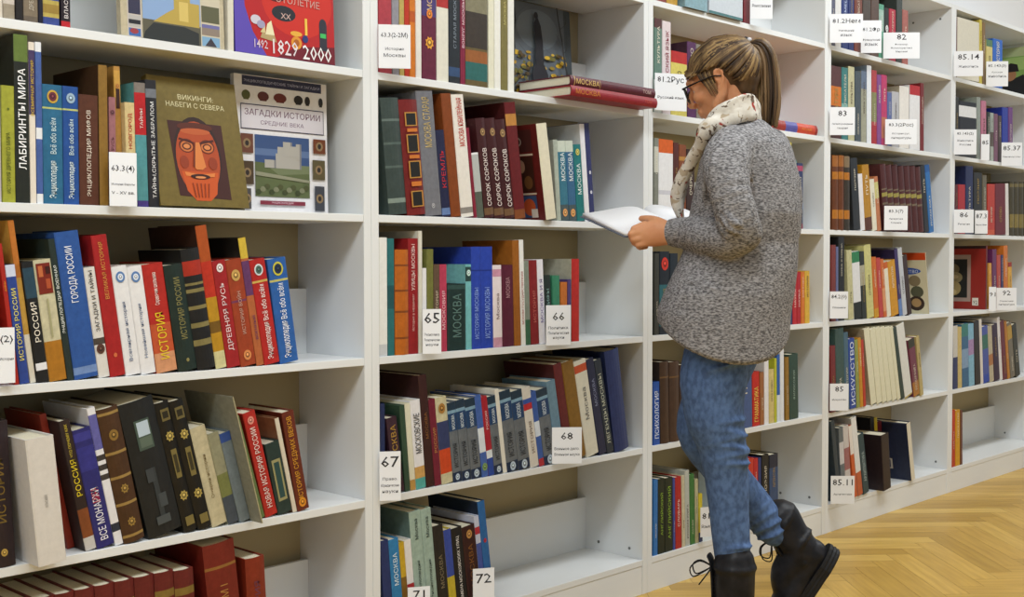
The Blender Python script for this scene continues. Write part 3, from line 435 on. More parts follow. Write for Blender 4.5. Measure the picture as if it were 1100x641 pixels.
 (3,'A',2.8733,0.006,1.4358,0.0378,0.28,0,0.19,'6a8a7c','',0,'green and white paperback at the left end',[(0,0.35,'d8dcd8'),(0.9,1,'5a3030')],[('КУЛЬТУРА','e8e0cc',0.5,0.95,0.38)],[],''),
 (3,'A',2.9135,0.006,1.4358,0.0422,0.2774,0,0.19,'dccfd2','',0,'white book with crimson marks',[],[('РУССКИЙ ЯЗЫК','8c2440',0.3,0.9,0.55)],[],''),
 (3,'A',2.958,0.006,1.4358,0.0818,0.1943,0,0.15,'e2d36a','',0,'yellow book with red head',[(0.82,1,'c02420')],[('СЛОВО','4a3c34',0.4,0.7,0.3)],[],''),
 (3,'A',3.0423,0.006,1.4358,0.0469,0.2322,0.0105,0.17,'5a2c5c','3c1c30',0,'purple book beside the yellow one',[],[('СЛОВО','d8d0bc',0.5,0.95,0.38)],[],''),
 (3,'A',3.0917,0.006,1.4358,0.0377,0.23,0.0196,0.17,'8a8478','',0,'grey book behind the head of the reader',[],[('РУССКАЯ КНИГА','e8e0cc',0.25,0.55,0.3)],[],''),
 (3,'B',2.8747,0.006,1.1038,0.0207,0.2565,0,0.17,'8a8c80','',0,'grey speckled book at the left end',[(0.6,0.9,'c8c8bc')],[('ЛИТЕРАТУРА','e8e0cc',0.5,0.95,0.38)],[],''),
 (3,'B',2.8973,0.006,1.1038,0.0719,0.2554,0,0.17,'e4e4e6','',0,'white binder with orange head and black foot',[(0.84,1,'e0641c'),(0,0.07,'1a1a1c'),(0.35,0.4,'c8c8d0')],[],[],''),
 (3,'B',2.9716,0.006,1.1038,0.0264,0.2494,0,0.17,'5a2820','',0,'dark brown book',[],[('КУЛЬТУРА','a88c4c',0.4,0.7,0.38)],[],''),
 (3,'B',3.0004,0.006,1.1038,0.0365,0.2457,0,0.17,'8a4a28','',0,'chestnut book near the scarf',[(0.8,0.85,'c08a40')],[('ПИСАТЕЛИ','d8d0bc',0.1,0.55,0.25)],[],''),
 (3,'B',3.0393,0.006,1.1038,0.042,0.234,0,0.17,'3a2420','',0,'dark umber book near the scarf',[],[('ОЧЕРКИ','d8d0bc',0.4,0.7,0.38)],[],''),
 (3,'B',3.6207,0.006,1.1038,0.0367,0.2972,0,0.19,'d8c83c','',0,'narrow yellow book behind the back',[(0,0.1,'d8d83c')],[('СЛОВО','4a3c34',0.1,0.5,0.25)],[],''),
 (3,'B',3.6635,0.006,1.1038,0.031,0.2361,0.0122,0.17,'38a0a8','',0,'thin turquoise book behind the back',[(0,0.12,'d8d83c')],[('ЛИТЕРАТУРА','e8e0cc',0.25,0.7,0.3)],[],''),
 (3,'B',3.6977,0.006,1.1038,0.0396,0.2284,0.0125,0.17,'34406c','',0,'navy book with coloured dots',[(0.3,0.4,'6a8ac0'),(0.88,0.96,'b84c6c'),(0,0.08,'8c3450')],[('СЛОВО','d8d0bc',0.4,0.8500000000000001,0.38)],[(0.5,'c8a8d0',0.3)],''),
 (3,'C',2.8771,0.006,0.7705,0.0231,0.2457,0,0.17,'3c3c34','',0,'dark olive book at the left end',[],[('КУЛЬТУРА','d8d0bc',0.1,0.55,0.25)],[],''),
 (3,'C',2.9025,0.006,0.7705,0.0494,0.2514,0,0.17,'16202c','',0,'black book with red emblem',[(0.1,0.6,'2c6a74')],[('ПОЭЗИЯ','a88c4c',0.25,0.55,0.38)],[(0.85,'c83428',0.35)],''),
 (3,'C',2.9543,0.006,0.7705,0.0407,0.2459,0,0.17,'1c2834','',0,'midnight blue book by the jumper',[],[('ПУТЬ','a88c4c',0.25,0.55,0.25)],[],''),
 (3,'C',3.5405,0.006,0.7705,0.0418,0.1905,0,0.15,'2a2c3c','',0,'charcoal book behind the jumper',[],[('ПИСАТЕЛИ','d8d0bc',0.1,0.55,0.38)],[],''),
 (3,'C',3.584,0.006,0.7705,0.0345,0.1806,0,0.15,'1c1c24','',0,'narrow black book behind the jumper',[],[('ОЧЕРКИ','a88c4c',0.1,0.55,0.25)],[],''),
 (3,'C',3.6209,0.006,0.7705,0.0492,0.2203,0,0.17,'e0c22c','',0,'tall yellow book with blue foot',[(0,0.27,'24386c')],[('ИСТОРИЯ','6a5a20',0.4,0.9,0.4)],[],''),
 (3,'C',3.6726,0.006,0.7705,0.0262,0.183,0.0114,0.15,'c4202c','',0,'thin red book left of its twin',[],[('НАУКА','f0d0c8',0.3,0.7,0.5)],[],''),
 (3,'C',3.7012,0.006,0.7705,0.0252,0.1828,0.0194,0.15,'b81c28','',0,'thin red book right of its twin',[],[('НАУКА','f0d0c8',0.3,0.7,0.5)],[],''),
 (3,'C',3.7289,0.006,0.7705,0.0241,0.1825,0.0197,0.15,'e07c24','',0,'thin orange book',[],[('ЖИЗНЬ И СУДЬБА','e8e0cc',0.5,0.9,0.38)],[],''),
 (3,'C',3.7556,0.006,0.7705,0.0321,0.1856,0.0199,0.15,'e4b83c','',0,'yellow book at the right end',[],[('ИСТОРИЯ','4a3c34',0.5,0.9,0.38)],[],''),
 (3,'D',2.8738,0.006,0.4388,0.0325,0.1904,0.0162,0.15,'2458b4','',0,'bright blue book with white vertical title',[],[('ПСИХОЛОГИЯ','e8f0ff',0.1,0.85,0.7)],[],''),
 (3,'D',2.9087,0.006,0.4388,0.0448,0.2491,0.0264,0.17,'4a3222','2c1c14',1,'brown volume beside the blue one',[(0.8,0.82,'7c5a34')],[],[],''),
 (3,'D',2.9559,0.006,0.4388,0.0506,0.2459,0.0243,0.17,'50382a','',1,'second brown volume behind the knee',[(0.8,0.82,'7c5a34')],[],[],''),
 (3,'D',3.0089,0.006,0.4388,0.0516,0.234,0.0263,0.17,'463024','',1,'third brown volume behind the knee',[],[],[],''),
 (3,'D',3.338,0.006,0.4388,0.0806,0.2249,0.0333,0.17,'4a6296','4a6296',0,'wide slate blue book behind the leg',[],[('ПУТЬ','d8d0bc',0.5,0.9,0.3)],[],''),
 (3,'D',3.4209,0.006,0.4388,0.0441,0.1823,0.0345,0.15,'cc2418','',0,'bright red textbook with yellow title',[],[('ГРАММАТИКА','f0d060',0.08,0.72,0.65)],[],''),
 (3,'D',3.4667,0.006,0.4388,0.0244,0.1789,0.023,0.15,'a86a3c','',0,'narrow tan book',[],[('ОЧЕРКИ','e8e0cc',0.25,0.55,0.3)],[],''),
 (3,'D',3.4929,0.006,0.4388,0.0275,0.2164,0.0184,0.17,'e6e4e6','dcdcdc',0,'thin white album taller than the tan one',[],[],[],''),
 (3,'D',3.5228,0.006,0.4388,0.0332,0.1845,0.0234,0.15,'e0cc84','',0,'pale yellow paperback',[],[('ЖИЗНЬ И СУДЬБА','4a3c34',0.4,0.8,0.3)],[],''),
 (3,'D',3.5572,0.006,0.4388,0.0144,0.2203,0.0164,0.17,'c8cc34','',0,'thin lime booklet',[],[],[],''),
 (3,'D',3.5733,0.006,0.4388,0.0187,0.2321,0.0189,0.17,'2c64b8','',0,'thin blue booklet with white foot',[(0,0.4,'d8e0e8')],[],[],''),
 (3,'D',3.5938,0.006,0.4388,0.0249,0.2758,0.0179,0.19,'dfe2e8','d8dce0',0,'tall thin silver white book',[],[],[],''),
 (3,'D',3.6285,0.006,0.4388,0.0246,0.2194,0.0284,0.17,'9c7428','',0,'narrow mustard book',[],[('РУССКАЯ КНИГА','d8d0bc',0.25,0.55,0.25)],[],''),
 (3,'D',3.6555,0.006,0.4388,0.0599,0.2276,0.0337,0.17,'2f4c42','',0,'dark green hardcover ending the row',[],[('ФИЛОСОФИЯ','9ab0a4',0.3,0.75,0.25)],[],''),
 (3,'E',2.8752,0.006,0.1034,0.0214,0.2292,0,0.17,'2f78c0','',0,'slim blue book at the left end',[],[('ПИСАТЕЛИ','e8e0cc',0.1,0.55,0.25)],[],''),
 (3,'E',2.8985,0.006,0.1034,0.0329,0.2294,0.0064,0.17,'17261c','',0,'left black book with lime lettering',[],[('АНГЛИЙСКИЙ','8cb03c',0.15,0.9,0.5)],[],''),
 (3,'E',2.9333,0.006,0.1034,0.0411,0.2274,0.013,0.17,'17261c','',0,'right black book with lime lettering',[],[('АНГЛИЙСКИЙ','8cb03c',0.15,0.9,0.5)],[],''),
 (3,'E',2.9758,0.006,0.1034,0.0111,0.2217,0.016,0.17,'4450a0','',0,'very thin blue book',[],[('ЖИЗНЬ И СУДЬБА','d8d0bc',0.1,0.55,0.3)],[],''),
 (3,'E',2.9889,0.006,0.1034,0.0317,0.2231,0.0229,0.17,'bc2024','',0,'red book behind the shin',[],[('СЛОВАРЬ','f0d8d0',0.2,0.8,0.4)],[],''),
 (3,'E',3.022,0.006,0.1034,0.0172,0.2244,0.0231,0.17,'d8cfb0','',0,'thin cream book behind the shin',[],[('ПУТЬ','4a3c34',0.1,0.55,0.38)],[],''),
 (3,'E',3.0408,0.006,0.1034,0.0238,0.2368,0.0279,0.17,'b8bcb4','',0,'light grey book behind the shin',[],[('РУССКАЯ КНИГА','4a3c34',0.1,0.55,0.38)],[],''),
 (3,'E',3.0666,0.006,0.1034,0.0251,0.2218,0.033,0.17,'3c7c3c','',0,'green book behind the shin',[],[('ПОЭЗИЯ','d8d0bc',0.1,0.4,0.3)],[],''),
 (3,'E',3.0932,0.006,0.1034,0.0172,0.2031,0.0237,0.15,'c8c49c','',0,'pale olive book behind the shin',[],[('ЖИЗНЬ И СУДЬБА','4a3c34',0.4,0.8,0.3)],[],''),
 (3,'E',3.1124,0.006,0.1034,0.0209,0.1531,0.0231,0.15,'e0cc34','',0,'short yellow book behind the shin',[(0,0.2,'2c3c6c')],[('СЛОВО','4a3c34',0.1,0.4,0.25)],[],''),
 (3,'E',3.352,0.006,0.1034,0.0448,0.2295,0,0.17,'c8d8e4','',0,'pale blue book between the legs and the panel',[],[('ПОЭЗИЯ','4a3c34',0.25,0.55,0.38)],[],''),
 (3,'E',3.3986,0.006,0.1034,0.029,0.2302,0.0056,0.17,'d43a2c','',0,'white and red book right of the leg',[(0,0.6,'e4e4e4')],[('ЛИТЕРАТУРА','d8d0bc',0.4,0.8,0.25)],[],''),
 (3,'E',3.4298,0.006,0.1034,0.0276,0.2265,0.014,0.17,'c8242c','',0,'red book right of the leg',[],[('РУССКАЯ КНИГА','d8d0bc',0.4,0.8500000000000001,0.25)],[],''),
 (3,'E',3.4597,0.006,0.1034,0.0174,0.226,0.0202,0.17,'2c3c7c','',0,'thin royal blue book right of the leg',[],[('ПУТЬ','d8d0bc',0.1,0.5,0.38)],[],''),
 (3,'E',3.4829,0.006,0.1034,0.0434,0.2329,0.0252,0.17,'15161c','15161c',0,'black book right of the leg',[],[('ПОЭЗИЯ','d8d0bc',0.4,0.8500000000000001,0.38)],[],''),
 (3,'E',3.5299,0.006,0.1034,0.0562,0.2272,0.0263,0.17,'1a2440','15161c',0,'black and navy book ending the row',[(0.3,0.8,'34507c')],[('ЛИТЕРАТУРА','a88c4c',0.5,0.8,0.3)],[],''),
 (4,'O',3.9188,0.004,1.7669,0.0297,0.2784,0,0.19,'5a5c74','',0,'slate book at the left end',[],[('ПОЭЗИЯ','d8d0bc',0.25,0.55,0.25)],[],''),
 (4,'O',3.9511,0.004,1.7669,0.0424,0.2784,0,0.19,'dcdad8','',0,'white book behind the paper sign',[],[],[],''),
 (4,'O',3.9963,0.004,1.7669,0.0486,0.2784,0,0.19,'22387c','',0,'royal blue book behind the paper sign',[],[('НЕМЕЦКИЙ','c8d4f0',0.3,0.9,0.5)],[],''),
 (4,'O',4.0476,0.004,1.7669,0.0423,0.2784,0,0.19,'1c2f70','',0,'navy book behind the paper sign',[],[('РУССКАЯ КНИГА','a88c4c',0.5,0.95,0.25)],[],''),
 (4,'O',4.0928,0.004,1.7669,0.0588,0.2784,0,0.19,'7c3a28','',0,'chestnut book behind the signs',[],[('ПИСАТЕЛИ','d8d0bc',0.5,0.8,0.3)],[],''),
 (4,'O',4.1545,0.004,1.7669,0.063,0.2784,0,0.19,'4c4038','',0,'grey brown volume',[],[],[],''),
 (4,'O',4.2205,0.004,1.7669,0.0644,0.2784,0,0.19,'5c463c','',0,'brown volume left of the teal one',[],[],[],''),
 (4,'O',4.2879,0.004,1.7669,0.0396,0.2044,0.0128,0.15,'5caa8c','',0,'seafoam green book with white marks',[(0.5,0.9,'a8c8bc')],[('ЖИЗНЬ И СУДЬБА','e8e0cc',0.5,0.8,0.25)],[],''),
 (4,'O',4.3305,0.004,1.7669,0.0386,0.1967,0.0191,0.15,'1c2420','',0,'thin black book with white dot',[],[('ОЧЕРКИ','d8d0bc',0.25,0.65,0.38)],[(0.6,'e0e0e0',0.3)],''),
 (4,'O',4.3722,0.004,1.7669,0.0548,0.1993,0.0195,0.15,'c02c44','',0,'bright raspberry book',[],[('ОЧЕРКИ','d8d0bc',0.5,0.95,0.3)],[],''),
 (4,'O',4.4302,0.004,1.7669,0.0494,0.2762,0,0.19,'3c4440','',0,'dark grey green volume',[],[],[],''),
 (4,'O',4.4829,0.004,1.7669,0.0502,0.2121,0.0133,0.17,'b46a60','',0,'salmon coloured book ending the row',[],[('ПУТЬ','e8e0cc',0.4,0.8,0.25)],[],''),
 (4,'A',3.9237,0.004,1.4358,0.0777,0.2603,0.0149,0.19,'5c3434','',0,'dark brown book with orange square',[(0.45,0.72,'d87820')],[('КУЛЬТУРА','a88c4c',0.25,0.7,0.38)],[],''),
 (4,'A',4.0042,0.004,1.4358,0.046,0.2628,0.0157,0.19,'3c8484','',0,'teal patterned book',[(0.3,0.5,'8ab8b0')],[('ПИСАТЕЛИ','d8d0bc',0.5,0.9,0.38)],[],''),
 (4,'A',4.053,0.004,1.4358,0.0467,0.2718,0.0162,0.19,'d0cca4','6a6a4c',0,'cream spined book right of the teal one',[],[('КУЛЬТУРА','4a3c34',0.5,0.8,0.38)],[],''),
 (4,'A',4.104,0.004,1.4358,0.0461,0.2605,0.0167,0.19,'4c5860','',0,'slate grey book',[],[('ЖИЗНЬ И СУДЬБА','d8d0bc',0.1,0.4,0.3)],[],''),
 (4,'A',4.153,0.004,1.4358,0.0409,0.2659,0.0172,0.19,'a8a894','',0,'grey beige book',[(0.75,1,'6a7c94')],[('ЖИЗНЬ И СУДЬБА','4a3c34',0.4,0.8500000000000001,0.38)],[],''),
 (4,'A',4.1969,0.004,1.4358,0.0355,0.2917,0.0177,0.19,'dfe4ee','8a9cb4',0,'thin white album with blue cover',[],[],[],''),
 (4,'A',4.2354,0.004,1.4358,0.0405,0.2786,0.0181,0.19,'b84448','',0,'rose book between white and magenta ones',[(0,0.25,'b01c2c'),(0.3,0.7,'8c8c5c')],[('ЛИТЕРАТУРА','d8d0bc',0.25,0.55,0.25)],[],''),
 (4,'A',4.2789,0.004,1.4358,0.0349,0.2659,0.0185,0.19,'8c4c94','',0,'purple edged book',[],[('СЛОВО','e8e0cc',0.5,0.95,0.38)],[],''),
 (4,'A',4.3154,0.004,1.4358,0.0446,0.2698,0.0189,0.19,'c83c70','',0,'magenta book with orange foot',[(0.1,0.4,'c87c5c')],[('ПУТЬ','e8e0cc',0.5,0.95,0.3)],[],''),
 (4,'A',4.3631,0.004,1.4358,0.0359,0.2071,0.0194,0.15,'6070a8','',0,'thin blue book above the paper sign',[],[('ОЧЕРКИ','e8e0cc',0.5,0.9,0.25)],[],''),
 (4,'A',4.4022,0.004,1.4358,0.0602,0.2146,0.0198,0.17,'b8b8bc','',0,'silver grey book above the paper sign',[],[('РУССКАЯ КНИГА','4a3c34',0.5,0.8,0.3)],[],''),
 (4,'A',4.4656,0.004,1.4358,0.0827,0.2427,0.0204,0.17,'e6e2dc','b8b098',0,'thick white book with cream cover',[],[],[],''),
 (4,'A',4.5565,0.004,1.4358,0.0901,0.2557,0.0213,0.17,'e4e4e6','',0,'white book with red head',[(0.85,1,'c02028')],[],[],''),
 (4,'A',4.65,0.004,1.4358,0.0323,0.2728,0.0223,0.19,'7c1c20','',0,'narrow dark red book ending the row',[],[('РУССКАЯ КНИГА','d8d0bc',0.4,0.8,0.38)],[],''),
 (4,'B',3.9381,0.004,1.1038,0.0437,0.2698,0.015,0.19,'6c3a1c','',1,'left brown tome with orange bands',[(0.68,0.78,'c07820'),(0.15,0.27,'c07820'),(0.85,1,'a8682c')],[],[],''),
 (4,'B',3.9846,0.004,1.1038,0.0388,0.2727,0.0155,0.19,'6c3a1c','',1,'middle brown tome with orange bands',[(0.68,0.78,'c07820'),(0.15,0.27,'c07820'),(0.85,1,'a8682c')],[],[],''),
 (4,'B',4.0261,0.004,1.1038,0.0407,0.2718,0.0159,0.19,'3c342c','',1,'right dark tome with orange bands',[(0.68,0.78,'c07820'),(0.15,0.27,'c07820'),(0.85,1,'8a7458')],[],[],''),
 (4,'B',4.0981,0.004,1.1038,0.0544,0.2685,0.1172,0.19,'22262c','2c2c2c',0,'black book with grey marks',[],[('ПОЭЗИЯ','d8d0bc',0.5,0.9,0.25)],[],''),
 (4,'B',4.1558,0.004,1.1038,0.0334,0.2127,0.1289,0.17,'e2e0e4','',0,'thin white book right of the black one',[],[],[],''),
 (4,'B',4.1924,0.004,1.1038,0.0544,0.248,0.1405,0.17,'c08a1c','',0,'ochre book with dark foot',[(0,0.2,'5c2c1c')],[('ПУТЬ','e8e0cc',0.5,0.9,0.38)],[],''),
 (4,'B',4.2504,0.004,1.1038,0.0358,0.197,0.1535,0.15,'e0dcc8','',0,'cream book above the shelf edge',[],[('СЛОВО','4a3c34',0.4,0.8,0.3)],[],''),
 (4,'B',4.2896,0.004,1.1038,0.0301,0.2098,0.1664,0.15,'c87c50','',0,'peach coloured thin book',[(0.6,0.9,'dcd488')],[('СЛОВО','e8e0cc',0.5,0.8,0.38)],[],''),
 (4,'B',4.3432,0.004,1.1038,0.046,0.2592,0.1673,0.17,'552a2c','',1,'first of seven brown volumes with gold ornament',[(0.52,0.58,'a89c50'),(0.62,0.64,'7c6c58'),(0.4,0.43,'7c6c58')],[],[],''),
 (4,'B',4.393,0.004,1.1038,0.0467,0.2586,0.1765,0.17,'552a2c','',1,'second of seven brown volumes with gold ornament',[(0.52,0.58,'a89c50'),(0.62,0.64,'7c6c58'),(0.4,0.43,'7c6c58')],[],[],''),
 (4,'B',4.4436,0.004,1.1038,0.0458,0.2613,0.1718,0.19,'552a2c','',1,'third of seven brown volumes with gold ornament',[(0.52,0.58,'a89c50'),(0.62,0.64,'7c6c58'),(0.4,0.43,'7c6c58')],[],[],''),
 (4,'B',4.4933,0.004,1.1038,0.0482,0.2601,0.1629,0.19,'552a2c','',1,'fourth of seven brown volumes with gold ornament',[(0.52,0.58,'a89c50'),(0.62,0.64,'7c6c58'),(0.4,0.43,'7c6c58')],[],[],''),
 (4,'B',4.5455,0.004,1.1038,0.0458,0.2628,0.158,0.19,'552a2c','',1,'fifth of seven brown volumes with gold ornament',[(0.52,0.58,'a89c50'),(0.62,0.64,'7c6c58'),(0.4,0.43,'7c6c58')],[],[],''),
 (4,'B',4.5952,0.004,1.1038,0.0464,0.2656,0.1591,0.19,'552a2c','',1,'sixth of seven brown volumes with gold ornament',[(0.52,0.58,'a89c50'),(0.62,0.64,'7c6c58'),(0.4,0.43,'7c6c58')],[],[],''),
 (4,'B',4.6447,0.004,1.1038,0.0446,0.2645,0.159,0.19,'552a2c','',1,'seventh of seven brown volumes with gold ornament',[(0.52,0.58,'a89c50'),(0.62,0.64,'7c6c58'),(0.4,0.43,'7c6c58')],[],[],''),
 (4,'B',4.6968,0.004,1.1038,0.0409,0.2753,0.1717,0.19,'20242c','',0,'black book before the blue end book',[],[('ПУТЬ','d8d0bc',0.5,0.9,0.38)],[],''),
 (4,'B',4.7417,0.004,1.1038,0.0431,0.2777,0.1827,0.19,'2c74bc','',0,'bright blue book ending the row',[(0.9,1,'1c5ca4')],[('РУССКАЯ КНИГА','e8e0cc',0.1,0.55,0.38)],[],''),
 (4,'C',3.9363,0.004,0.7705,0.0341,0.2787,0.0149,0.19,'803430','',0,'brick red book above the paper sign',[],[('ПОЭЗИЯ','d8d0bc',0.1,0.5,0.25)],[],''),
 (4,'C',3.9732,0.004,0.7705,0.0151,0.2722,0.0153,0.19,'6c74a0','',0,'thin lavender book',[],[('ПУТЬ','e8e0cc',0.1,0.55,0.3)],[],''),
 (4,'C',3.9911,0.004,0.7705,0.0445,0.3087,0.024,0.19,'17181c','',0,'tall black book by the left panel',[],[('ЖИЗНЬ И СУДЬБА','d8d0bc',0.5,0.95,0.25)],[],''),
 (4,'C',4.068,0.004,0.7705,0.0384,0.2598,0.0841,0.17,'d0cc9c','',0,'thin beige book left of the green topped one',[],[('ПУТЬ','4a3c34',0.1,0.55,0.3)],[],''),
 (4,'C',4.1108,0.004,0.7705,0.0577,0.2533,0.0995,0.17,'dfe0e2','',0,'white book with green head and black foot',[(0.84,1,'2c8454'),(0,0.25,'1c2422')],[],[],''),
 (4,'C',4.1718,0.004,0.7705,0.0366,0.2538,0.1094,0.17,'28302c','',0,'black and white patterned book',[(0.5,0.8,'b8b49c')],[('РУССКАЯ КНИГА','a88c4c',0.25,0.7,0.3)],[],''),
 (4,'C',4.2131,0.004,0.7705,0.055,0.2791,0.125,0.19,'d8d48c','',0,'tall pale yellow book',[],[('ОЧЕРКИ','4a3c34',0.25,0.65,0.25)],[],''),
 (4,'C',4.2715,0.004,0.7705,0.0362,0.2334,0.1361,0.17,'d8701c','',0,'orange book right of the yellow one',[(0,0.15,'d8a020')],[('ЛИТЕРАТУРА','e8e0cc',0.5,0.8,0.3)],[],''),
 (4,'C',4.3111,0.004,0.7705,0.0335,0.2302,0.1476,0.17,'c84440','',0,'coral red narrow book',[],[('ЛИТЕРАТУРА','e8e0cc',0.5,0.8,0.25)],[],''),
 (4,'C',4.348,0.004,0.7705,0.0246,0.227,0.1593,0.17,'d8702c','',0,'deep orange narrow book',[(0.1,0.5,'e8a070')],[('ЛИТЕРАТУРА','e8e0cc',0.5,0.9,0.3)],[],''),
 (4,'C',4.376,0.004,0.7705,0.0325,0.2164,0.1717,0.17,'e4dcc8','',0,'slim white book with orange head',[(0.88,1,'d0641c')],[],[],''),
 (4,'C',4.4121,0.004,0.7705,0.0627,0.2187,0.1842,0.17,'dc9c14','',0,'amber yellow thick book',[],[('ЛИТЕРАТУРА','e8e0cc',0.5,0.9,0.3)],[],''),
 (4,'C',4.4792,0.004,0.7705,0.0286,0.2692,0.1962,0.19,'3c2c6c','2a2050',0,'dark violet book taller than the amber one',[(0.0,0.25,'6a8cc8')],[('СЛОВО','d8d0bc',0.25,0.55,0.25)],[],''),
 (4,'C',4.5116,0.004,0.7705,0.0369,0.2718,0.2065,0.19,'c0c4cc','',0,'silver spined book right of the violet one',[],[('СЛОВО','4a3c34',0.25,0.65,0.38)],[],''),
 (4,'C',4.5525,0.004,0.7705,0.0372,0.2443,0.2181,0.17,'3a2420','',0,'dark brown book leaning by the comic cover',[],[],[],''),
 (4,'D',3.9267,-0.004,0.4388,0.0375,0.243,0.0463,0.17,'7c2428','',0,'dark red book at the left end',[],[('ЖИЗНЬ И СУДЬБА','a88c4c',0.25,0.55,0.38)],[],''),
 (4,'D',3.9677,-0.004,0.4388,0.0624,0.3037,0.0587,0.19,'3c5854','',0,'grey green book above the paper sign',[],[('КУЛЬТУРА','d8d0bc',0.1,0.4,0.3)],[],''),
 (4,'D',4.033,-0.004,0.4388,0.0324,0.2877,0.067,0.19,'4c6c80','',0,'steel blue narrow book',[],[('ИСТОРИЯ','d8d0bc',0.25,0.55,0.38)],[],''),
 (4,'D',4.0684,-0.004,0.4388,0.0471,0.2627,0.0763,0.19,'2c4ca4','',0,'royal blue book with white pattern',[],[('ИСКУССТВО','dce4f4',0.05,0.95,0.7)],[],''),
 (4,'D',4.1185,-0.004,0.4388,0.026,0.257,0.0859,0.17,'98a050','',0,'thin olive green book',[],[('ОЧЕРКИ','e8e0cc',0.4,0.8,0.25)],[],''),
 (4,'D',4.1475,-0.004,0.4388,0.0233,0.2628,0.0956,0.19,'d49420','',0,'thin golden yellow book',[],[('ПИСАТЕЛИ','e8e0cc',0.5,0.95,0.38)],[],''),
 (4,'D',4.1739,-0.004,0.4388,0.0191,0.2548,0.1055,0.17,'c43c28','',0,'thin scarlet book',[],[('ЖИЗНЬ И СУДЬБА','d8d0bc',0.5,0.9,0.25)],[],''),
 (4,'D',4.2332,-0.004,0.4388,0.0442,0.2994,0.217,0.2,'ddd9bd','b0a488',0,'first of six cream coloured reports with ragged tops',[],[],[],''),
 (4,'D',4.2815,-0.004,0.4388,0.0419,0.2972,0.2169,0.2,'ddd9bd','ddd9bd',0,'second of six cream coloured reports with ragged tops',[],[],[],''),
 (4,'D',4.3275,-0.004,0.4388,0.0348,0.2998,0.2257,0.2,'ddd9bd','ddd9bd',0,'third of six cream coloured reports with ragged tops',[],[],[],''),
 (4,'D',4.3663,-0.004,0.4388,0.039,0.2986,0.2345,0.2,'ddd9bd','ddd9bd',0,'fourth of six cream coloured reports with ragged tops',[],[],[],''),
 (4,'D',4.4103,-0.004,0.4388,0.0386,0.2976,0.2462,0.2,'ddd9bd','ddd9bd',0,'fifth of six cream coloured reports with ragged tops',[],[],[],''),
 (4,'D',4.4533,-0.004,0.4388,0.0281,0.3003,0.2552,0.2,'ddd9bd','ddd9bd',0,'sixth of six cream coloured reports with ragged tops',[],[],[],''),
 (4,'D',4.4872,-0.004,0.4388,0.0282,0.297,0.2698,0.19,'33443c','',0,'thin dark green board',[],[],[],''),
 (4,'D',4.5198,-0.004,0.4388,0.0652,0.3018,0.2789,0.19,'dcdcd6','',0,'white thick folder right of the reports',[(0,0.02,'c8b060')],[],[],''),
 (4,'D',4.5976,-0.004,0.4388,0.0541,0.2386,0.2459,0.17,'7c3c50','',0,'plum patterned narrow book',[(0.0,0.25,'b87c34'),(0.85,1,'3c3c2c')],[('РУССКАЯ КНИГА','d8d0bc',0.1,0.55,0.38)],[],''),
 (4,'D',4.6568,-0.004,0.4388,0.0286,0.2476,0.1938,0.17,'c8b478','',0,'sand coloured book ending the row',[],[('ИСТОРИЯ','4a3c34',0.4,0.8,0.3)],[],''),
 (4,'E',3.9761,-0.006,0.1034,0.0273,0.3084,0.1822,0.2,'32404a','',0,'dark slate album at the left end',[],[],[],''),
 (4,'E',4.0066,-0.006,0.1034,0.0321,0.2749,0.1015,0.19,'6c7478','',0,'grey magazine with photo strip',[(0.5,0.8,'c8c4c4')],[],[],''),
 (4,'E',4.0417,-0.006,0.1034,0.0395,0.2774,0.1102,0.19,'c8c0bc','',0,'pale pink and grey magazine',[(0.4,0.7,'a86c6c')],[],[],''),
 (4,'E',4.103,-0.006,0.1034,0.0241,0.2771,0.1861,0.19,'d86430','',0,'orange spined magazine with white top',[(0.6,1,'e4dcd4')],[],[],''),
 (4,'E',4.1319,-0.006,0.1034,0.0387,0.3049,0.1998,0.19,'e0dfdc','b4b4b0',0,'tall thin white magazine',[(0,0.3,'c8643c')],[],[],''),
 (4,'E',4.1758,-0.006,0.1034,0.0435,0.2358,0.2165,0.17,'2c4850','',0,'dark teal book with pale title',[],[('АРХИТЕКТУРА','b8c8c8',0.2,0.7,0.5)],[],''),
 (4,'E',4.2903,-0.03,0.1034,0.0615,0.2193,0.1235,0.17,'2a1a1e','2a1a1e',0,'large dark brown album jutting outward',[],[],[],''),
 (4,'E',4.431,0.09,0.1034,0.0315,0.2611,0.078,0.118,'1e1e22','',0,'thin black book set back behind the brown album',[],[],[],''),
 (4,'E',4.465,0.09,0.1034,0.0238,0.2578,0.0797,0.118,'d8c030','',0,'thin yellow book set back behind the brown album',[],[],[],''),
 (4,'E',4.4913,0.09,0.1034,0.0353,0.2402,0.085,0.118,'6c1c2c','',0,'maroon book set back behind the brown album',[],[],[],''),
 (4,'E',4.567,-0.012,0.1034,0.0319,0.2422,0.2098,0.2,'dcd4c0','222b48',0,'large navy album with white spine strip and seal',[],[],[],'seal'),
 (5,'O',4.9721,0.004,1.7669,0.0186,0.2532,0.0038,0.17,'6c3c34','',0,'thin russet book at the left end',[],[('ЛИТЕРАТУРА','d8d0bc',0.1,0.5,0.3)],[],''),
 (5,'O',4.9963,0.004,1.7669,0.2259,0.2568,0.0243,0.17,'d6d0be','d6d0be',0,'very thick cream box volume',[],[],[],''),
 (5,'O',5.2262,0.004,1.7669,0.026,0.2778,0.0282,0.19,'d8c450','',0,'thin yellow edged book',[],[('ПОЭЗИЯ','4a3c34',0.5,0.95,0.38)],[],''),
 (5,'O',5.2563,0.004,1.7669,0.0323,0.2698,0.0285,0.19,'8a6c40','',0,'thin bronze book',[],[('ПИСАТЕЛИ','d8d0bc',0.5,0.8,0.3)],[],''),
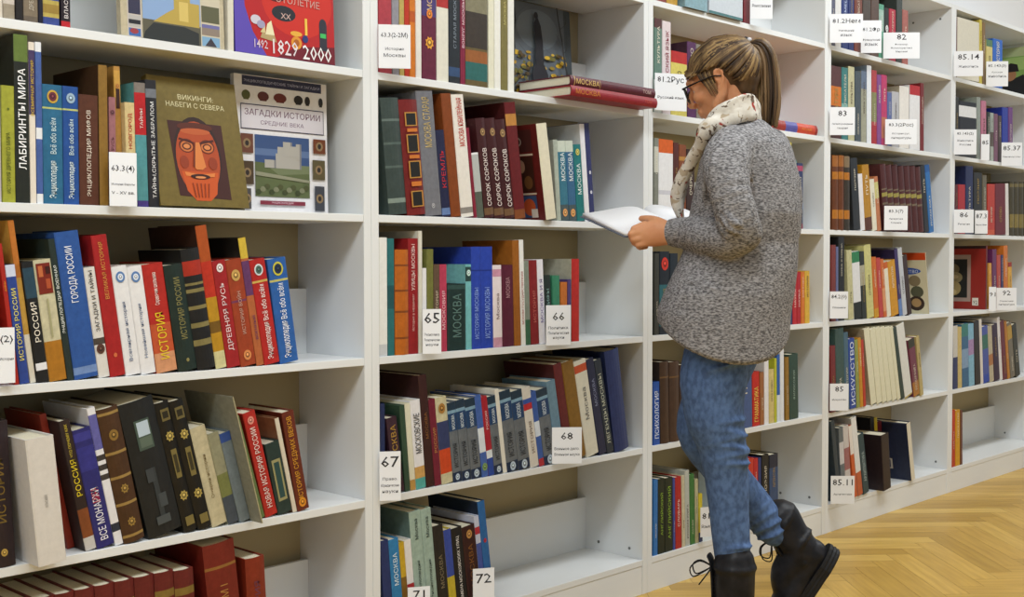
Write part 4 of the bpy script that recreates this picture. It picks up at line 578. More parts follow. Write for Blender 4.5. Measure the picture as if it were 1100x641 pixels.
 (5,'O',5.3008,0.004,1.7669,0.0678,0.2026,0.029,0.15,'e0cf84','',0,'pale yellow book with green head',[(0.85,1,'5c8460')],[('ПОЭЗИЯ','4a3c34',0.25,0.65,0.25)],[],''),
 (5,'O',5.3728,0.004,1.7669,0.1074,0.2161,0.0297,0.17,'2c6ccc','',0,'bright blue book above the sign',[],[('ИСТОРИЯ','e8e0cc',0.5,0.95,0.38)],[],''),
 (5,'A',4.9805,0.004,1.4358,0.0375,0.2485,0.0256,0.17,'2c2c28','',0,'thin black book at the left end',[],[('ОЧЕРКИ','a88c4c',0.4,0.8,0.3)],[],''),
 (5,'A',5.0218,0.004,1.4358,0.1798,0.2367,0.026,0.17,'1a1c24','1a1c24',0,'thick black folder with white spine label',[(0.72,0.92,'dcdcdc')],[],[],''),
 (5,'A',5.2056,0.004,1.4358,0.0399,0.2701,0.0279,0.19,'98a098','',0,'grey green spine beside the black folder',[],[],[],''),
 (5,'A',5.2556,0.004,1.4358,0.0527,0.2586,0.0284,0.17,'c87c94','',0,'dusty pink book',[],[('ОЧЕРКИ','4a3c34',0.25,0.7,0.38)],[],''),
 (5,'A',5.3165,0.004,1.4358,0.0329,0.215,0.029,0.17,'2c342c','',0,'thin dark green book',[],[('ИСТОРИЯ','d8d0bc',0.5,0.9,0.38)],[],''),
 (5,'A',5.3535,0.004,1.4358,0.0374,0.2141,0.0294,0.17,'a8b0a8','',0,'grey patterned thin book',[(0.3,0.6,'5c5048')],[('ЖИЗНЬ И СУДЬБА','4a3c34',0.5,0.9,0.38)],[],''),
 (5,'A',5.3951,0.004,1.4358,0.042,0.2136,0.0298,0.17,'7c5068','',0,'mauve narrow book',[],[('ПУТЬ','d8d0bc',0.4,0.7,0.3)],[],''),
 (5,'A',5.4414,0.004,1.4358,0.0383,0.2092,0.0303,0.15,'4c3c38','',0,'dark brown narrow book',[],[('ОЧЕРКИ','d8d0bc',0.5,0.9,0.3)],[],''),
 (5,'A',5.4861,0.004,1.4358,0.0691,0.2508,0.0308,0.17,'2438a0','2438a0',0,'cobalt blue album behind the sign',[],[],[],''),
 (5,'A',5.5596,0.004,1.4358,0.0505,0.2575,0.0315,0.17,'703c80','',0,'violet edged book ending the row',[],[('ИСТОРИЯ','d8d0bc',0.4,0.7,0.38)],[],''),
 (5,'B',4.9891,0.004,1.1038,0.0282,0.2107,0.0256,0.17,'5c1c20','',0,'thin oxblood book at the left end',[],[('КУЛЬТУРА','a88c4c',0.5,0.9,0.25)],[],''),
 (5,'B',5.021,0.004,1.1038,0.0724,0.2121,0.0259,0.17,'b42028','',0,'bright red book above the sign',[],[('ОЧЕРКИ','d8d0bc',0.1,0.5,0.38)],[],''),
 (5,'B',5.0973,0.004,1.1038,0.0779,0.2956,0.0267,0.19,'1c2858','',0,'tall navy book',[],[('КУЛЬТУРА','d8d0bc',0.25,0.7,0.25)],[],''),
 (5,'B',5.1812,0.004,1.1038,0.0899,0.2718,0.0276,0.19,'22211f','',0,'tall black book above the narrow sign',[],[('ПОЭЗИЯ','a88c4c',0.5,0.9,0.25)],[],''),
 (5,'B',5.2772,0.004,1.1038,0.0448,0.2644,0.0285,0.19,'6c6450','',0,'drab brown book',[],[('ЖИЗНЬ И СУДЬБА','d8d0bc',0.4,0.8,0.38)],[],''),
 (5,'B',5.3303,0.004,1.1038,0.0831,0.2277,0.0291,0.17,'c43824','',0,'vermilion book with orange edge',[(0.0,0.1,'d85c38')],[('ИСТОРИЯ','d8d0bc',0.25,0.55,0.25)],[],''),
 (5,'B',5.4176,0.004,1.1038,0.1196,0.2335,0.0456,0.17,'701424','',0,'burgundy hardcover',[],[('СЛОВО','a88c4c',0.25,0.55,0.25)],[],''),
 (5,'B',5.5417,0.004,1.1038,0.0349,0.239,0.0621,0.17,'dcd8d4','',0,'thin white book right of the burgundy one',[],[],[],''),
 (5,'B',5.5833,0.004,1.1038,0.0531,0.2496,0.0316,0.17,'4c4634','',1,'first of five dark volumes with gilt foot',[(0.15,0.4,'8c7c44'),(0.9,0.96,'7c7048')],[],[],''),
 (5,'B',5.6409,0.004,1.1038,0.0516,0.2522,0.0322,0.17,'4c4634','',1,'second of five dark volumes with gilt foot',[(0.15,0.4,'8c7c44'),(0.9,0.96,'7c7048')],[],[],''),
 (5,'B',5.6971,0.004,1.1038,0.0478,0.2548,0.0328,0.17,'4c4634','',1,'third of five dark volumes with gilt foot',[(0.15,0.4,'8c7c44'),(0.9,0.96,'7c7048')],[],[],''),
 (5,'B',5.7495,0.004,1.1038,0.0531,0.2572,0.0333,0.17,'4c4634','',1,'fourth of five dark volumes with gilt foot',[(0.15,0.4,'8c7c44'),(0.9,0.96,'7c7048')],[],[],''),
 (5,'B',5.8073,0.004,1.1038,0.0539,0.2598,0.0339,0.17,'4c4634','',1,'fifth of five dark volumes with gilt foot',[(0.15,0.4,'8c7c44'),(0.9,0.96,'7c7048')],[],[],''),
 (5,'C',5.3656,0.006,0.7705,0.0333,0.2063,0.0694,0.15,'e0a444','',0,'thin amber book right of the portrait cover',[],[('ПУТЬ','4a3c34',0.5,0.9,0.25)],[],''),
 (5,'C',5.4032,0.006,0.7705,0.0485,0.2689,0.0452,0.19,'6c2c60','',0,'purple book with pink edge',[],[('ПИСАТЕЛИ','d8d0bc',0.25,0.55,0.3)],[],''),
 (5,'C',5.4559,0.006,0.7705,0.0427,0.2438,0.0476,0.17,'c04c3c','',0,'brick coloured narrow book',[],[('КУЛЬТУРА','d8d0bc',0.25,0.65,0.25)],[],''),
 (5,'C',5.503,0.006,0.7705,0.0259,0.2438,0.0483,0.17,'3c3868','',0,'thin indigo book',[],[('ЖИЗНЬ И СУДЬБА','d8d0bc',0.5,0.95,0.38)],[],''),
 (5,'C',5.5333,0.006,0.7705,0.048,0.2866,0.0461,0.19,'dc7c28','',0,'tall orange book',[],[('ЛИТЕРАТУРА','e8e0cc',0.5,0.8,0.3)],[],''),
 (5,'C',5.5857,0.006,0.7705,0.0442,0.2095,0.0524,0.15,'e8b03c','',0,'yellow book with red edge',[(0.9,1,'a02820')],[('ЖИЗНЬ И СУДЬБА','4a3c34',0.25,0.7,0.25)],[],''),
 (5,'D',4.9911,0.004,0.4388,0.0434,0.2726,0.0323,0.19,'343c68','',0,'indigo patterned magazine at the left end',[(0.5,1,'c8c4bc')],[],[],''),
 (5,'D',5.0383,0.004,0.4388,0.0401,0.2642,0.0452,0.19,'d8c07c','',0,'straw coloured magazine',[],[],[],''),
 (5,'D',5.0822,0.004,0.4388,0.0679,0.2756,0.0581,0.19,'3c6c94','',0,'blue magazine with mixed pictures',[(0.3,0.6,'8ca8c8'),(0.8,1,'40847c')],[],[],''),
 (5,'D',5.1541,0.004,0.4388,0.0572,0.2725,0.071,0.19,'8cc0dc','',0,'pale blue magazine',[(0.5,0.75,'b090c0')],[],[],''),
 (5,'D',5.2175,0.004,0.4388,0.0581,0.2839,0.0911,0.19,'2c2420','2c2420',0,'black brown thick board',[],[],[],''),
 (5,'D',5.2799,0.004,0.4388,0.0264,0.2897,0.1037,0.19,'dcd4cc','',0,'thin white divider album',[],[],[],''),
 (5,'D',5.3105,0.004,0.4388,0.0636,0.2557,0.1181,0.17,'4c5cac','',0,'blue magazine with green picture',[(0.6,0.85,'3c7464'),(0.0,0.15,'2c4cb4')],[],[],''),
 (5,'D',5.3787,0.004,0.4388,0.0458,0.2531,0.1329,0.17,'c8bca0','',0,'tan magazine with bright pictures',[(0.3,0.5,'b87c4c')],[],[],''),
 (5,'D',5.4291,0.004,0.4388,0.0611,0.2598,0.1475,0.17,'38203c','',0,'dark aubergine book',[],[('ОЧЕРКИ','a88c4c',0.4,0.8,0.25)],[],''),
 (5,'D',5.4952,0.004,0.4388,0.0298,0.2924,0.1618,0.19,'e0dcdc','',0,'thin white spine right of the aubergine book',[],[('КУЛЬТУРА','4a3c34',0.4,0.8,0.25)],[],''),
 (5,'D',5.532,0.004,0.4388,0.0473,0.274,0.1838,0.19,'702434','',0,'wine coloured book',[],[('ПОЭЗИЯ','a88c4c',0.1,0.4,0.3)],[],''),
 (5,'D',5.5844,0.004,0.4388,0.0282,0.2726,0.1983,0.19,'c88424','',0,'thin gold book',[],[('ПУТЬ','e8e0cc',0.25,0.55,0.25)],[],''),
 (5,'D',5.6198,0.004,0.4388,0.0546,0.2638,0.2215,0.19,'7c7464','',0,'mottled grey book',[(0.7,0.95,'c8a040')],[('СЛОВО','e8e0cc',0.1,0.4,0.25)],[],''),
 (5,'D',5.6803,0.004,0.4388,0.0553,0.2534,0.2374,0.17,'38382c','',0,'dark olive book ending the row',[],[('ПУТЬ','d8d0bc',0.25,0.55,0.3)],[],''),
 (5,'E',4.9827,0.004,0.1034,0.0339,0.2451,0.0253,0.17,'c83c20','',0,'orange red book in the nearly empty bottom cell',[],[('КУЛЬТУРА','d8d0bc',0.25,0.7,0.3)],[],''),
 (5,'E',5.0204,0.004,0.1034,0.0457,0.2416,0.0257,0.17,'e0a41c','',0,'yellow book in the nearly empty bottom cell',[],[('ПИСАТЕЛИ','e8e0cc',0.5,0.95,0.3)],[],''),
 (5,'E',5.0699,0.004,0.1034,0.0212,0.237,0.0262,0.17,'6c3c34','',0,'thin brown book in the nearly empty bottom cell',[],[('СЛОВО','d8d0bc',0.1,0.4,0.25)],[],'')
]
PL = {1: 'leftmost bookcase', 2: 'second bookcase', 3: 'third bookcase', 4: 'fourth bookcase', 5: 'rightmost bookcase'}
SH = {'E': 'bottom shelf', 'D': 'second shelf up', 'C': 'third shelf up', 'B': 'fourth shelf up', 'A': 'fifth shelf up', 'O': 'top shelf'}
def cover_art(root, kind, w, h):
    P = Print(lambda u, v, d: (-d, w-u, v))
    if kind == 'photos':
        P.rect(.003, w*.8, h*.02, h*.98, '5c1814')
        P.rect(w*.1, w*.78, h*.72, h*.95, '45201c'); P.disc(w*.3, h*.83, w*.14, h*.05, 'b09a8c'); P.disc(w*.32, h*.83, w*.09, h*.03, '45201c')
        P.rect(w*.06, w*.78, h*.68, h*.7, 'c8b49c'); P.rect(w*.1, w*.76, h*.3, h*.67, '3a1c12')
        P.disc(w*.35, h*.57, w*.13, h*.07, 'a07860'); P.disc(w*.55, h*.4, w*.14, h*.07, '6a4424')
        P.rect(w*.06, w*.78, h*.27, h*.29, 'c8b49c'); P.rect(w*.08, w*.76, h*.03, h*.26, '34486c'); P.disc(w*.5, h*.14, w*.2, h*.09, 'b04a24')
        P.rect(w*.55, w*.76, h*.03, h*.12, 'c8b8a8')
    if kind == 'comic':
        P.rect(0, w, 0, h, 'd8cfae'); P.rect(0, w, h*.88, h, 'c8481c')
        P.disc(w*.45, h*.7, w*.42, h*.06, '3858a8'); P.text('ИСКУССТВО', w*.1, h*.67, w*.7, h*.05, 'e4e8f0')
        for a, b, c, r in ((.3, .55, '5c4c3c', .12), (.7, .54, '8a7a5c', .15), (.35, .37, 'c85c28', .16), (.75, .36, '5a5a44', .16), (.3, .16, '3a3c44', .12), (.72, .17, '3c2c20', .2), (.72, .18, 'b08c5c', .12)):
            P.disc(w*a, h*b, w*r, h*r*.6, c)
    if kind == 'portrait':
        P.rect(0, w, 0, h, '8c2218'); P.rect(0, w, h*.955, h, '301416')
        P.rect(w*.02, w*.66, h*.12, h*.86, '9c8478'); P.rect(w*.06, w*.58, h*.18, h*.79, '1a1814')
        P.disc(w*.24, h*.63, w*.16, h*.09, '6a5c40'); P.disc(w*.3, h*.5, w*.17, h*.09, '8a7c58'); P.disc(w*.3, h*.51, w*.08, h*.03, 'b09c74')
        P.disc(w*.24, h*.33, w*.2, h*.12, 'a08c5c'); P.disc(w*.22, h*.27, w*.12, h*.05, 'c0aa78')
        P.rect(w*.7, w*.84, h*.06, h*.18, 'd8cfc0'); P.text('92', w*.72, h*.08, w*.1, h*.06, '30302c')
    if kind == 'figure':
        P.rect(0, w, 0, h, '7a9c50'); P.rect(0, w, h*.55, h*.8, '98b468'); P.rect(0, w, h*.82, h, 'a8b484')
        P.poly([(0, 0), (w*.95, 0), (w*.95, h*.3), (w*.8, h*.45), (w*.3, h*.3)], '1c1a18')
        P.disc(w*.48, h*.46, w*.16, h*.12, 'a0704c'); P.poly([(w*.3, h*.52), (w*.7, h*.52), (w*.66, h*.66), (w*.5, h*.7), (w*.36, h*.64)], '201c1a')
        P.rect(0, w*.3, 0, h*.14, '5088a0')
    if kind == 'seal':
        P.rect(w*.3, w*.62, h*.18, h*.36, 'b8b0a0')
        for i in range(4): P.rect(w*(.33+.07*i), w*(.37+.07*i), h*.2, h*.34, '3a3c54')
        P.rect(0, w, h*.985, h, '4a5470')
    P.build('cover_art', root)
for (u, row, x, y, z, t, h, lean, wd, col, cc, rnd, desc, bands, texts, emb, art) in BOOKS:
    root = empty('book', (x, y, z+.0003), (0, -lean, 0), label=desc+', '+SH[row]+', '+PL[u], category='book', group='books on the '+SH[row]+' of the '+PL[u])
    book_parts(root, t, h, wd, col, cc, rnd, bands, texts, emb)
    if art: cover_art(root, art, wd, h)
# --- books shown face out ---
def facing_book(loc, W, H, T, lean, col, label, name='book', yaw=0, group='books shown face out'):
    root = empty(name, loc, (-lean, 0, yaw), label=label, category='book', group=group)
    bt = .002
    V, Fc = box(0, W, 0, bt, 0, H); box(0, W, T-bt, T, 0, H, V, Fc); box(0, bt, bt, T-bt, 0, H, V, Fc)
    mesh('cover', V, Fc, mat(col, .35), None, root)
    mesh('page_block', *box(bt, W-.003, bt, T-bt, .003, H-.003), mat('e4dcc4', .8, 'block'), None, root)
    return root, Print(lambda a, b, d: (a, -d, b))
ZB = ZR['B']+TS; ZA = ZR['A']+TS; ZC = ZR['C']+TS
# carved mask book
x0 = (1.2402,0.0000,1.1015)[0]; x1 = (1.4481,0.0000,1.1076)[0]; W_ = x1-x0; H = .272
r, P = facing_book((x0, .0, ZB+.0046), W_, H, .02, .20, '77662e', 'olive gold book with carved orange mask, face out, fourth shelf up, leftmost bookcase')
P.text('ВИКИНГИ:', W_*.32, H*.83, W_*.4, .011, 'cfc69c', center=True); P.text('НАБЕГИ С СЕВЕРА', W_*.18, H*.77, W_*.66, .011, 'cfc69c', center=True)
P.poly([(W_*.17, H*.66), (W_*.78, H*.65), (W_*.8, H*.06), (W_*.22, H*.08)], '3c1712')
P.disc(W_*.47, H*.39, W_*.265, H*.31, '2a1410', 28); P.disc(W_*.47, H*.37, W_*.245, H*.295, 'a8431a', 28)
P.poly([(W_*.27, H*.27), (W_*.68, H*.27), (W_*.64, H*.1), (W_*.56, H*.045), (W_*.4, H*.045), (W_*.31, H*.12)], 'c0501a')
P.disc(W_*.47, H*.62, W_*.2, H*.035, '54200f'); P.disc(W_*.47, H*.585, W_*.17, H*.025, 'b4562a')
for s in (-1, 1):
    P.disc(W_*(.47+.115*s), H*.47, W_*.085, H*.055, '5c200f'); P.disc(W_*(.47+.115*s), H*.465, W_*.07, H*.042, 'c06a34')
    P.disc(W_*(.47+.115*s), H*.465, W_*.052, H*.028, '4a1a0d'); P.disc(W_*(.47+.115*s), H*.465, W_*.036, H*.018, 'd08048')
    P.poly([(W_*(.47+.03*s), H*.5), (W_*(.47+.19*s), H*.53), (W_*(.47+.2*s), H*.515), (W_*(.47+.04*s), H*.485)], '4a180c')
    P.poly([(W_*(.47+.01*s), H*.25), (W_*(.47+.17*s), H*.265), (W_*(.47+.16*s), H*.235), (W_*(.47+.01*s), H*.225)], 'd47a3a')
    P.disc(W_*(.47+.16*s), H*.34, W_*.05, H*.05, '8c3414')
P.poly([(W_*.44, H*.5), (W_*.5, H*.5), (W_*.545, H*.31), (W_*.5, H*.285), (W_*.44, H*.285), (W_*.4, H*.31)], 'd07a3c')
P.poly([(W_*.44, H*.5), (W_*.455, H*.5), (W_*.42, H*.3), (W_*.4, H*.31)], '6a2610')
P.disc(W_*.47, H*.232, W_*.11, H*.02, '34120a'); P.disc(W_*.47, H*.226, W_*.06, H*.009, 'd88850')
for k in range(5): P.poly([(W_*(.37+k*.045), H*.18), (W_*(.38+k*.045), H*.18), (W_*(.4+k*.035), H*.07), (W_*(.39+k*.035), H*.07)], '7c2c10')
P.build('cover_art', r)
# mysteries of history
x0 = (1.4640,0.0450,1.1055)[0]; x1 = (1.7135,0.0450,1.1125)[0]; W_ = x1-x0; H = (1.7158,0.0450,1.4038)[2]-ZB
r, P = facing_book((x0, .075, ZB+.001), W_, H, .014, .015, 'e4e2e4', 'white history book with castle picture, face out, fourth shelf up, leftmost bookcase')
P.rect(W_*.08, W_*.94, H*.925, H*.995, '2c2c48'); P.text('ЭНЦИКЛОПЕДИЧЕСКИЕ ТАЙНЫ И ЗАГАДКИ', W_*.1, H*.945, W_*.82, .009, 'a8a8c0', center=True)
for a, wv, c in ((.12, .045, '5a5c30'), (.3, .06, '5c2c28'), (.48, .07, '6a2a20'), (.68, .05, '2c2420'), (.78, .03, '2c2420'), (.93, .025, '2a2a2c')):
    P.disc(W_*a, H*.855, W_*wv, H*.035, c); P.rect(W_*(a-wv*.6), W_*(a+wv*.6), H*.82, H*.85, c)
P.rect(W_*.06, W_*.96, H*.605, H*.79, '34344c'); P.rect(W_*.067, W_*.953, H*.612, H*.783, 'cfcad0')
P.text('ЗАГАДКИ ИСТОРИИ', W_*.1, H*.7, W_*.82, .017, '6a4a5c', center=True); P.text('СРЕДНИЕ ВЕКА', W_*.26, H*.64, W_*.48, .011, '7a6478', center=True)
P.rect(W_*.2, W_*.79, H*.115, H*.57, '39507c'); P.rect(W_*.2, W_*.79, H*.42, H*.47, '5a7098'); P.poly([(W_*.2, H*.115), (W_*.79, H*.115), (W_*.79, H*.33), (W_*.55, H*.3), (W_*.4, H*.36), (W_*.2, H*.37)], '5a6440')
P.poly([(W_*.3, H*.36), (W_*.79, H*.36), (W_*.79, H*.3), (W_*.45, H*.28)], '6f7858')
for a, b, c, d in ((.42, .7, .33, .44), (.44, .52, .42, .49), (.5, .6, .42, .53), (.58, .68, .42, .5), (.64, .7, .4, .52), (.3, .42, .33, .39)): P.rect(W_*a, W_*b, H*c, H*d, 'a8a49c'); P.rect(W_*(b-.02), W_*b, H*c, H*d, '7c7c80')
for k in range(12): P.disc(W_*(.23+.047*k), H*(.15+.02*(k % 3)), W_*.03, H*.02, ['3c4428', '7a7c60', '4c5030'][k % 3])
P.poly([(W_*.2, H*.27), (W_*.79, H*.23), (W_*.79, H*.25), (W_*.2, H*.3)], '8c8c74')
for a, b, c, d, e in ((.05, .18, .43, .57, '6a4030'), (.05, .18, .2, .37, '4a3a28'), (.07, .15, .02, .17, '4c4848'), (.83, .97, .46, .57, '6c3a20'), (.82, .96, .26, .41, '5a5034'), (.84, .95, .02, .21, '3e4048')):
    P.rect(W_*a, W_*b, H*c, H*d, e); P.disc(W_*(a+b)/2, H*(c+d)/2, W_*.04, H*.035, '8c7454'); P.disc(W_*(a+b)/2, H*(c+d)/2, W_*.02, H*.02, '302824')
P.rect(W_*.24, W_*.73, H*.055, H*.085, '7c2c3c'); P.text('ЭНЦИКЛОПЕДИЯ', W_*.3, H*.062, W_*.36, .005, 'd8b8c0', center=True)
P.build('cover_art', r)
# red chronicle with years
x0 = (1.4194,0.0000,1.4403)[0]; x1 = (1.6812,0.0000,1.4437)[0]; W_ = x1-x0; H = .285
r, P = facing_book((x0, .004, ZA+.0014), W_, H, .018, .04, '4b3a9c', 'red and violet chronicle with years 1829 2000, face out, fifth shelf up, leftmost bookcase')
P.poly([(0, 0), (W_*.35, 0), (W_*.12, H*.3), (W_*.05, H), (0, H)], '5a48ac'); P.poly([(W_*.3, 0), (W_, 0), (W_, H), (W_*.06, H), (W_*.1, H*.35), (W_*.17, H*.17)], 'b01c20')
P.disc(W_*.62, H*.45, W_*.36, H*.28, 'c42a1e', 26); P.poly([(W_*.4, 0), (W_, 0), (W_, H*.14), (W_*.6, H*.1)], '6c1626')
P.disc(W_*.48, H*.34, W_*.12, H*.06, '20242c'); P.disc(W_*.4, H*.47, W_*.1, H*.05, '5c1a1c'); P.text('XX', W_*.45, H*.3, W_*.1, .012, 'c8a8a0')
P.rect(W_*.84, W_*.92, H*.1, H*.3, '2c2c38'); P.disc(W_*.88, H*.3, W_*.04, H*.05, '2c2c38'); P.rect(W_*.85, W_*.91, H*.2, H*.235, '3cb45c')
P.disc(W_*.6, H*.13, W_*.055, H*.05, 'd8902c'); P.disc(W_*.6, H*.13, W_*.03, H*.028, 'a85c1c'); P.disc(W_*.6, H*.2, W_*.06, H*.02, 'e0a83c'); P.rect(W_*.69, W_*.715, H*.2, H*.33, 'e8c04c')
P.poly([(W_*.24, H*.13), (W_*.4, H*.11), (W_*.38, H*.16), (W_*.26, H*.17)], 'b09a6c'); P.poly([(W_*.29, H*.16), (W_*.38, H*.16), (W_*.35, H*.27), (W_*.31, H*.24)], 'e4dcb4'); P.poly([(W_*.24, H*.17), (W_*.29, H*.17), (W_*.29, H*.23)], 'cfc08c')
P.disc(W_*.2, H*.26, W_*.05, H*.035, 'c8c4d0'); P.disc(W_*.25, H*.23, W_*.04, H*.03, '9c98b4'); P.disc(W_*.69, H*.17, W_*.03, H*.03, '2c3470')
P.text('1492', W_*.18, H*.05, W_*.13, .018, 'd8c4d0'); P.text('1829', W_*.36, H*.022, W_*.25, .032, 'e4d8dc'); P.text('2000', W_*.66, H*.012, W_*.3, .032, 'f0ecec')
P.text('СТОЛЕТИЕ', W_*.4, H*.42, W_*.45, .016, 'c89890'); P.text('ИСТОРИЯ', W_*.15, H*.85, W_*.7, .03, 'f0ece0', center=True)
P.build('cover_art', r)
# castle album
x0 = (1.1622,0.0000,1.4315)[0]; x1 = (1.3945,0.0000,1.4372)[0]; W_ = x1-x0; H = .28
r, P = facing_book((x0, .006, ZA+.0014), W_, H, .016, .04, 'cfc3a4', 'travel album with yellow castle and photos, face out, fifth shelf up, leftmost bookcase')
P.rect(W_*.06, W_*.19, 0, H, 'c4bcb4'); P.rect(W_*.07, W_*.18, H*.005, H*.06, '3c68a8'); P.disc(W_*.12, H*.04, W_*.04, H*.02, '983c44'); P.rect(W_*.07, W_*.18, H*.07, H*.15, 'b4b0ac'); P.rect(W_*.07, W_*.18, H*.09, H*.12, '24242c'); P.rect(W_*.07, W_*.18, H*.16, H*.3, '34344c')
P.rect(W_*.2, W_*.96, 0, H, '7c90b0'); P.rect(W_*.2, W_*.96, H*.14, H, '88a4cc'); P.rect(W_*.2, W_*.96, H*.0, H*.14, '5c5848')
P.poly([(W_*.3, H*.13), (W_*.75, H*.13), (W_*.75, H*.3), (W_*.66, H*.3), (W_*.66, H*.34), (W_*.5, H*.34), (W_*.5, H*.24), (W_*.42, H*.2)], 'b49c4c'); P.rect(W_*.55, W_*.64, H*.16, H*.3, 'd0b868')
P.poly([(W_*.2, 0), (W_*.74, 0), (W_*.74, H*.09), (W_*.6, H*.12), (W_*.3, H*.12), (W_*.22, H*.05)], '2c3030')
P.rect(W_*.76, W_*.96, 0, H, 'c8bfa8'); P.rect(W_*.77, W_*.95, H*.005, H*.075, '7ca4c4'); P.poly([(W_*.8, H*.006), (W_*.92, H*.006), (W_*.86, H*.07)], '3c3840')
P.rect(W_*.77, W_*.95, H*.085, H*.165, '8a7c70'); P.rect(W_*.77, W_*.95, H*.14, H*.165, '6c6ca0'); P.rect(W_*.77, W_*.95, H*.18, H*.3, '5c5c44')
P.build('cover_art', r)
root = empty('book', ((1.4016,0.0040,1.4366)[0], .004, ZA+.0003), label='cream white book between castle album and red chronicle, fifth shelf up', category='book', group='books on the fifth shelf up of the leftmost bookcase')
book_parts(root, .0145, .27, .19, 'd9d4c4')
# statue photo book
x0 = (2.3805,0.1100,1.4848)[0]; x1 = (2.6673,0.1100,1.5420)[0]; W_ = x1-x0; H = (2.6789,0.1200,1.7228)[2]-ZA
r, P = facing_book((x0, .145, ZA+.002), W_, H, .02, .06, '3c4448', 'dark photo album with statue and yellow leaves, face out behind two lying books')
P.rect(.002, W_*.9, .002, H, '5b6268'); P.disc(W_*.5, H*.75, W_*.3, H*.2, '6b747a', 24)
for k in range(170):
    a = random.random(); b = random.random()**1.4
    if .38 < a < .6 and b > .1: continue
    P.disc(W_*(.04+.84*a), H*(.02+.5*b), W_*random.uniform(.02, .05), H*random.uniform(.012, .03), random.choice(['b48c1c', '8c7420', '6a6428', 'd0a82c', '54401c']), 7)
P.poly([(W_*.38, 0), (W_*.58, 0), (W_*.6, H*.3), (W_*.55, H*.4), (W_*.42, H*.4), (W_*.37, H*.3)], '1c1a22')
P.poly([(W_*.42, H*.38), (W_*.54, H*.38), (W_*.54, H*.62), (W_*.52, H*.78), (W_*.47, H*.88), (W_*.42, H*.8), (W_*.43, H*.6)], '17151c'); P.disc(W_*.455, H*.88, W_*.03, H*.035, '17151c')
def branch(P, a, b, dx, dy, wd, n, lv=0):
    for k in range(n):
        c, d = min(.88, max(.03, a+dx+random.uniform(-.02, .02))), min(.99, b+dy)
        P.poly([(W_*a-wd, H*b), (W_*a+wd, H*b), (W_*c+wd*.8, H*d), (W_*c-wd*.8, H*d)], '20201f')
        if lv < 2 and n > 2 and random.random() < .8: branch(P, c, d, random.choice([-1, 1])*random.uniform(.04, .07), random.uniform(.02, .05), wd*.4, 3, lv+1)
        a, b = c, d; wd *= .9
branch(P, .08, .0, .01, .13, W_*.02, 7); branch(P, .88, .3, -.02, .12, W_*.016, 6); branch(P, .26, .02, .02, .1, W_*.01, 4)
P.build('cover_art', r)
# two lying books jutting out over the shelf edge, one lying book in the third bookcase
def lying(x0, x1, y, z, t, wd, col, label, texts, bands=(), rnd=1, yaw=0.0):
    root = empty('book', (x0, y, z), label=label, category='book', group='books lying flat')
    piv = empty_free = None
    root.rotation_euler = (0, math.radians(90), yaw)
    root.location = (x0, y, z+t)
    book_parts(root, t, x1-x0, wd, col, '', rnd, bands, texts, ())
    return root
xa = (2.4181,-0.0600,1.4663)[0]; xb = (2.7956,-0.0600,1.4467)[0]
lying(xa, xb, -.06, ZA+.0004, .027, .19, '9c1c28', 'crimson book lying flat under the maroon one, titled in gold', [('МОСКВА', 'c87c30', .04, .32, .62), ('ТОМ', 'c05040', .82, .95, .4)])
lying(xa+.001, xb-.004, -.056, ZA+.0282, .0265, .19, '5e1a2a', 'maroon book lying on the crimson one, titled in gold', [('МОСКВА', 'd8b46c', .06, .32, .62), ('ТОМ', 'c8a8a0', .84, .94, .45)], [(.04, .05, 'c8a060'), (.33, .335, 'c8a060')])
xa = (3.4051,0.0120,1.4235)[0]; xb = (3.8344,0.0120,1.4529)[0]
lying(xa, xb, .012, ZA+.0004, .036, .16, 'd8461c', 'orange and violet book lying flat, fifth shelf up, right of the ponytail', [('РУССКИЙ', 'e89040', .72, .93, .35)], [(0, .15, 'c86020'), (.15, .5, 'a83428'), (.5, .68, '5a58a8'), (.96, 1, 'a01c14')])
# leaning art covers in the fourth and fifth bookcases
def upright(px, y, Z, t, h, wd, col, cc, lean, label, art, row, bk, texts=()):
    root = empty('book', (px, y, Z+.0003), (0, -lean, 0), label=label, category='book', group='books on the '+row+' of the '+bk)
    book_parts(root, t, h, wd, col, cc, 0, (), texts, ()); cover_art(root, art, wd, h); return root
upright((4.7397,0.0040,0.7790)[0], .004, ZC, .008, .255, .175, 'c8bc9c', 'd8cfae', .15, 'comic style art book with red head and blue oval, third shelf up, fourth bookcase', 'comic', 'third shelf up', 'fourth bookcase')
upright((5.3164,0.0040,0.7683)[0], .004, ZC, .016, .285, .2, '6e1818', '8c2218', .0, 'red art book with framed dark portrait, third shelf up, rightmost bookcase', 'portrait', 'third shelf up', 'rightmost bookcase')
upright((5.8165,0.0000,1.7475)[0], .0, ZR['O']+TS, .012, .24, .2, '2a2a2a', '7a9c50', .0, 'green album with black capped figure, top shelf, rightmost bookcase', 'figure', 'top shelf', 'rightmost bookcase')
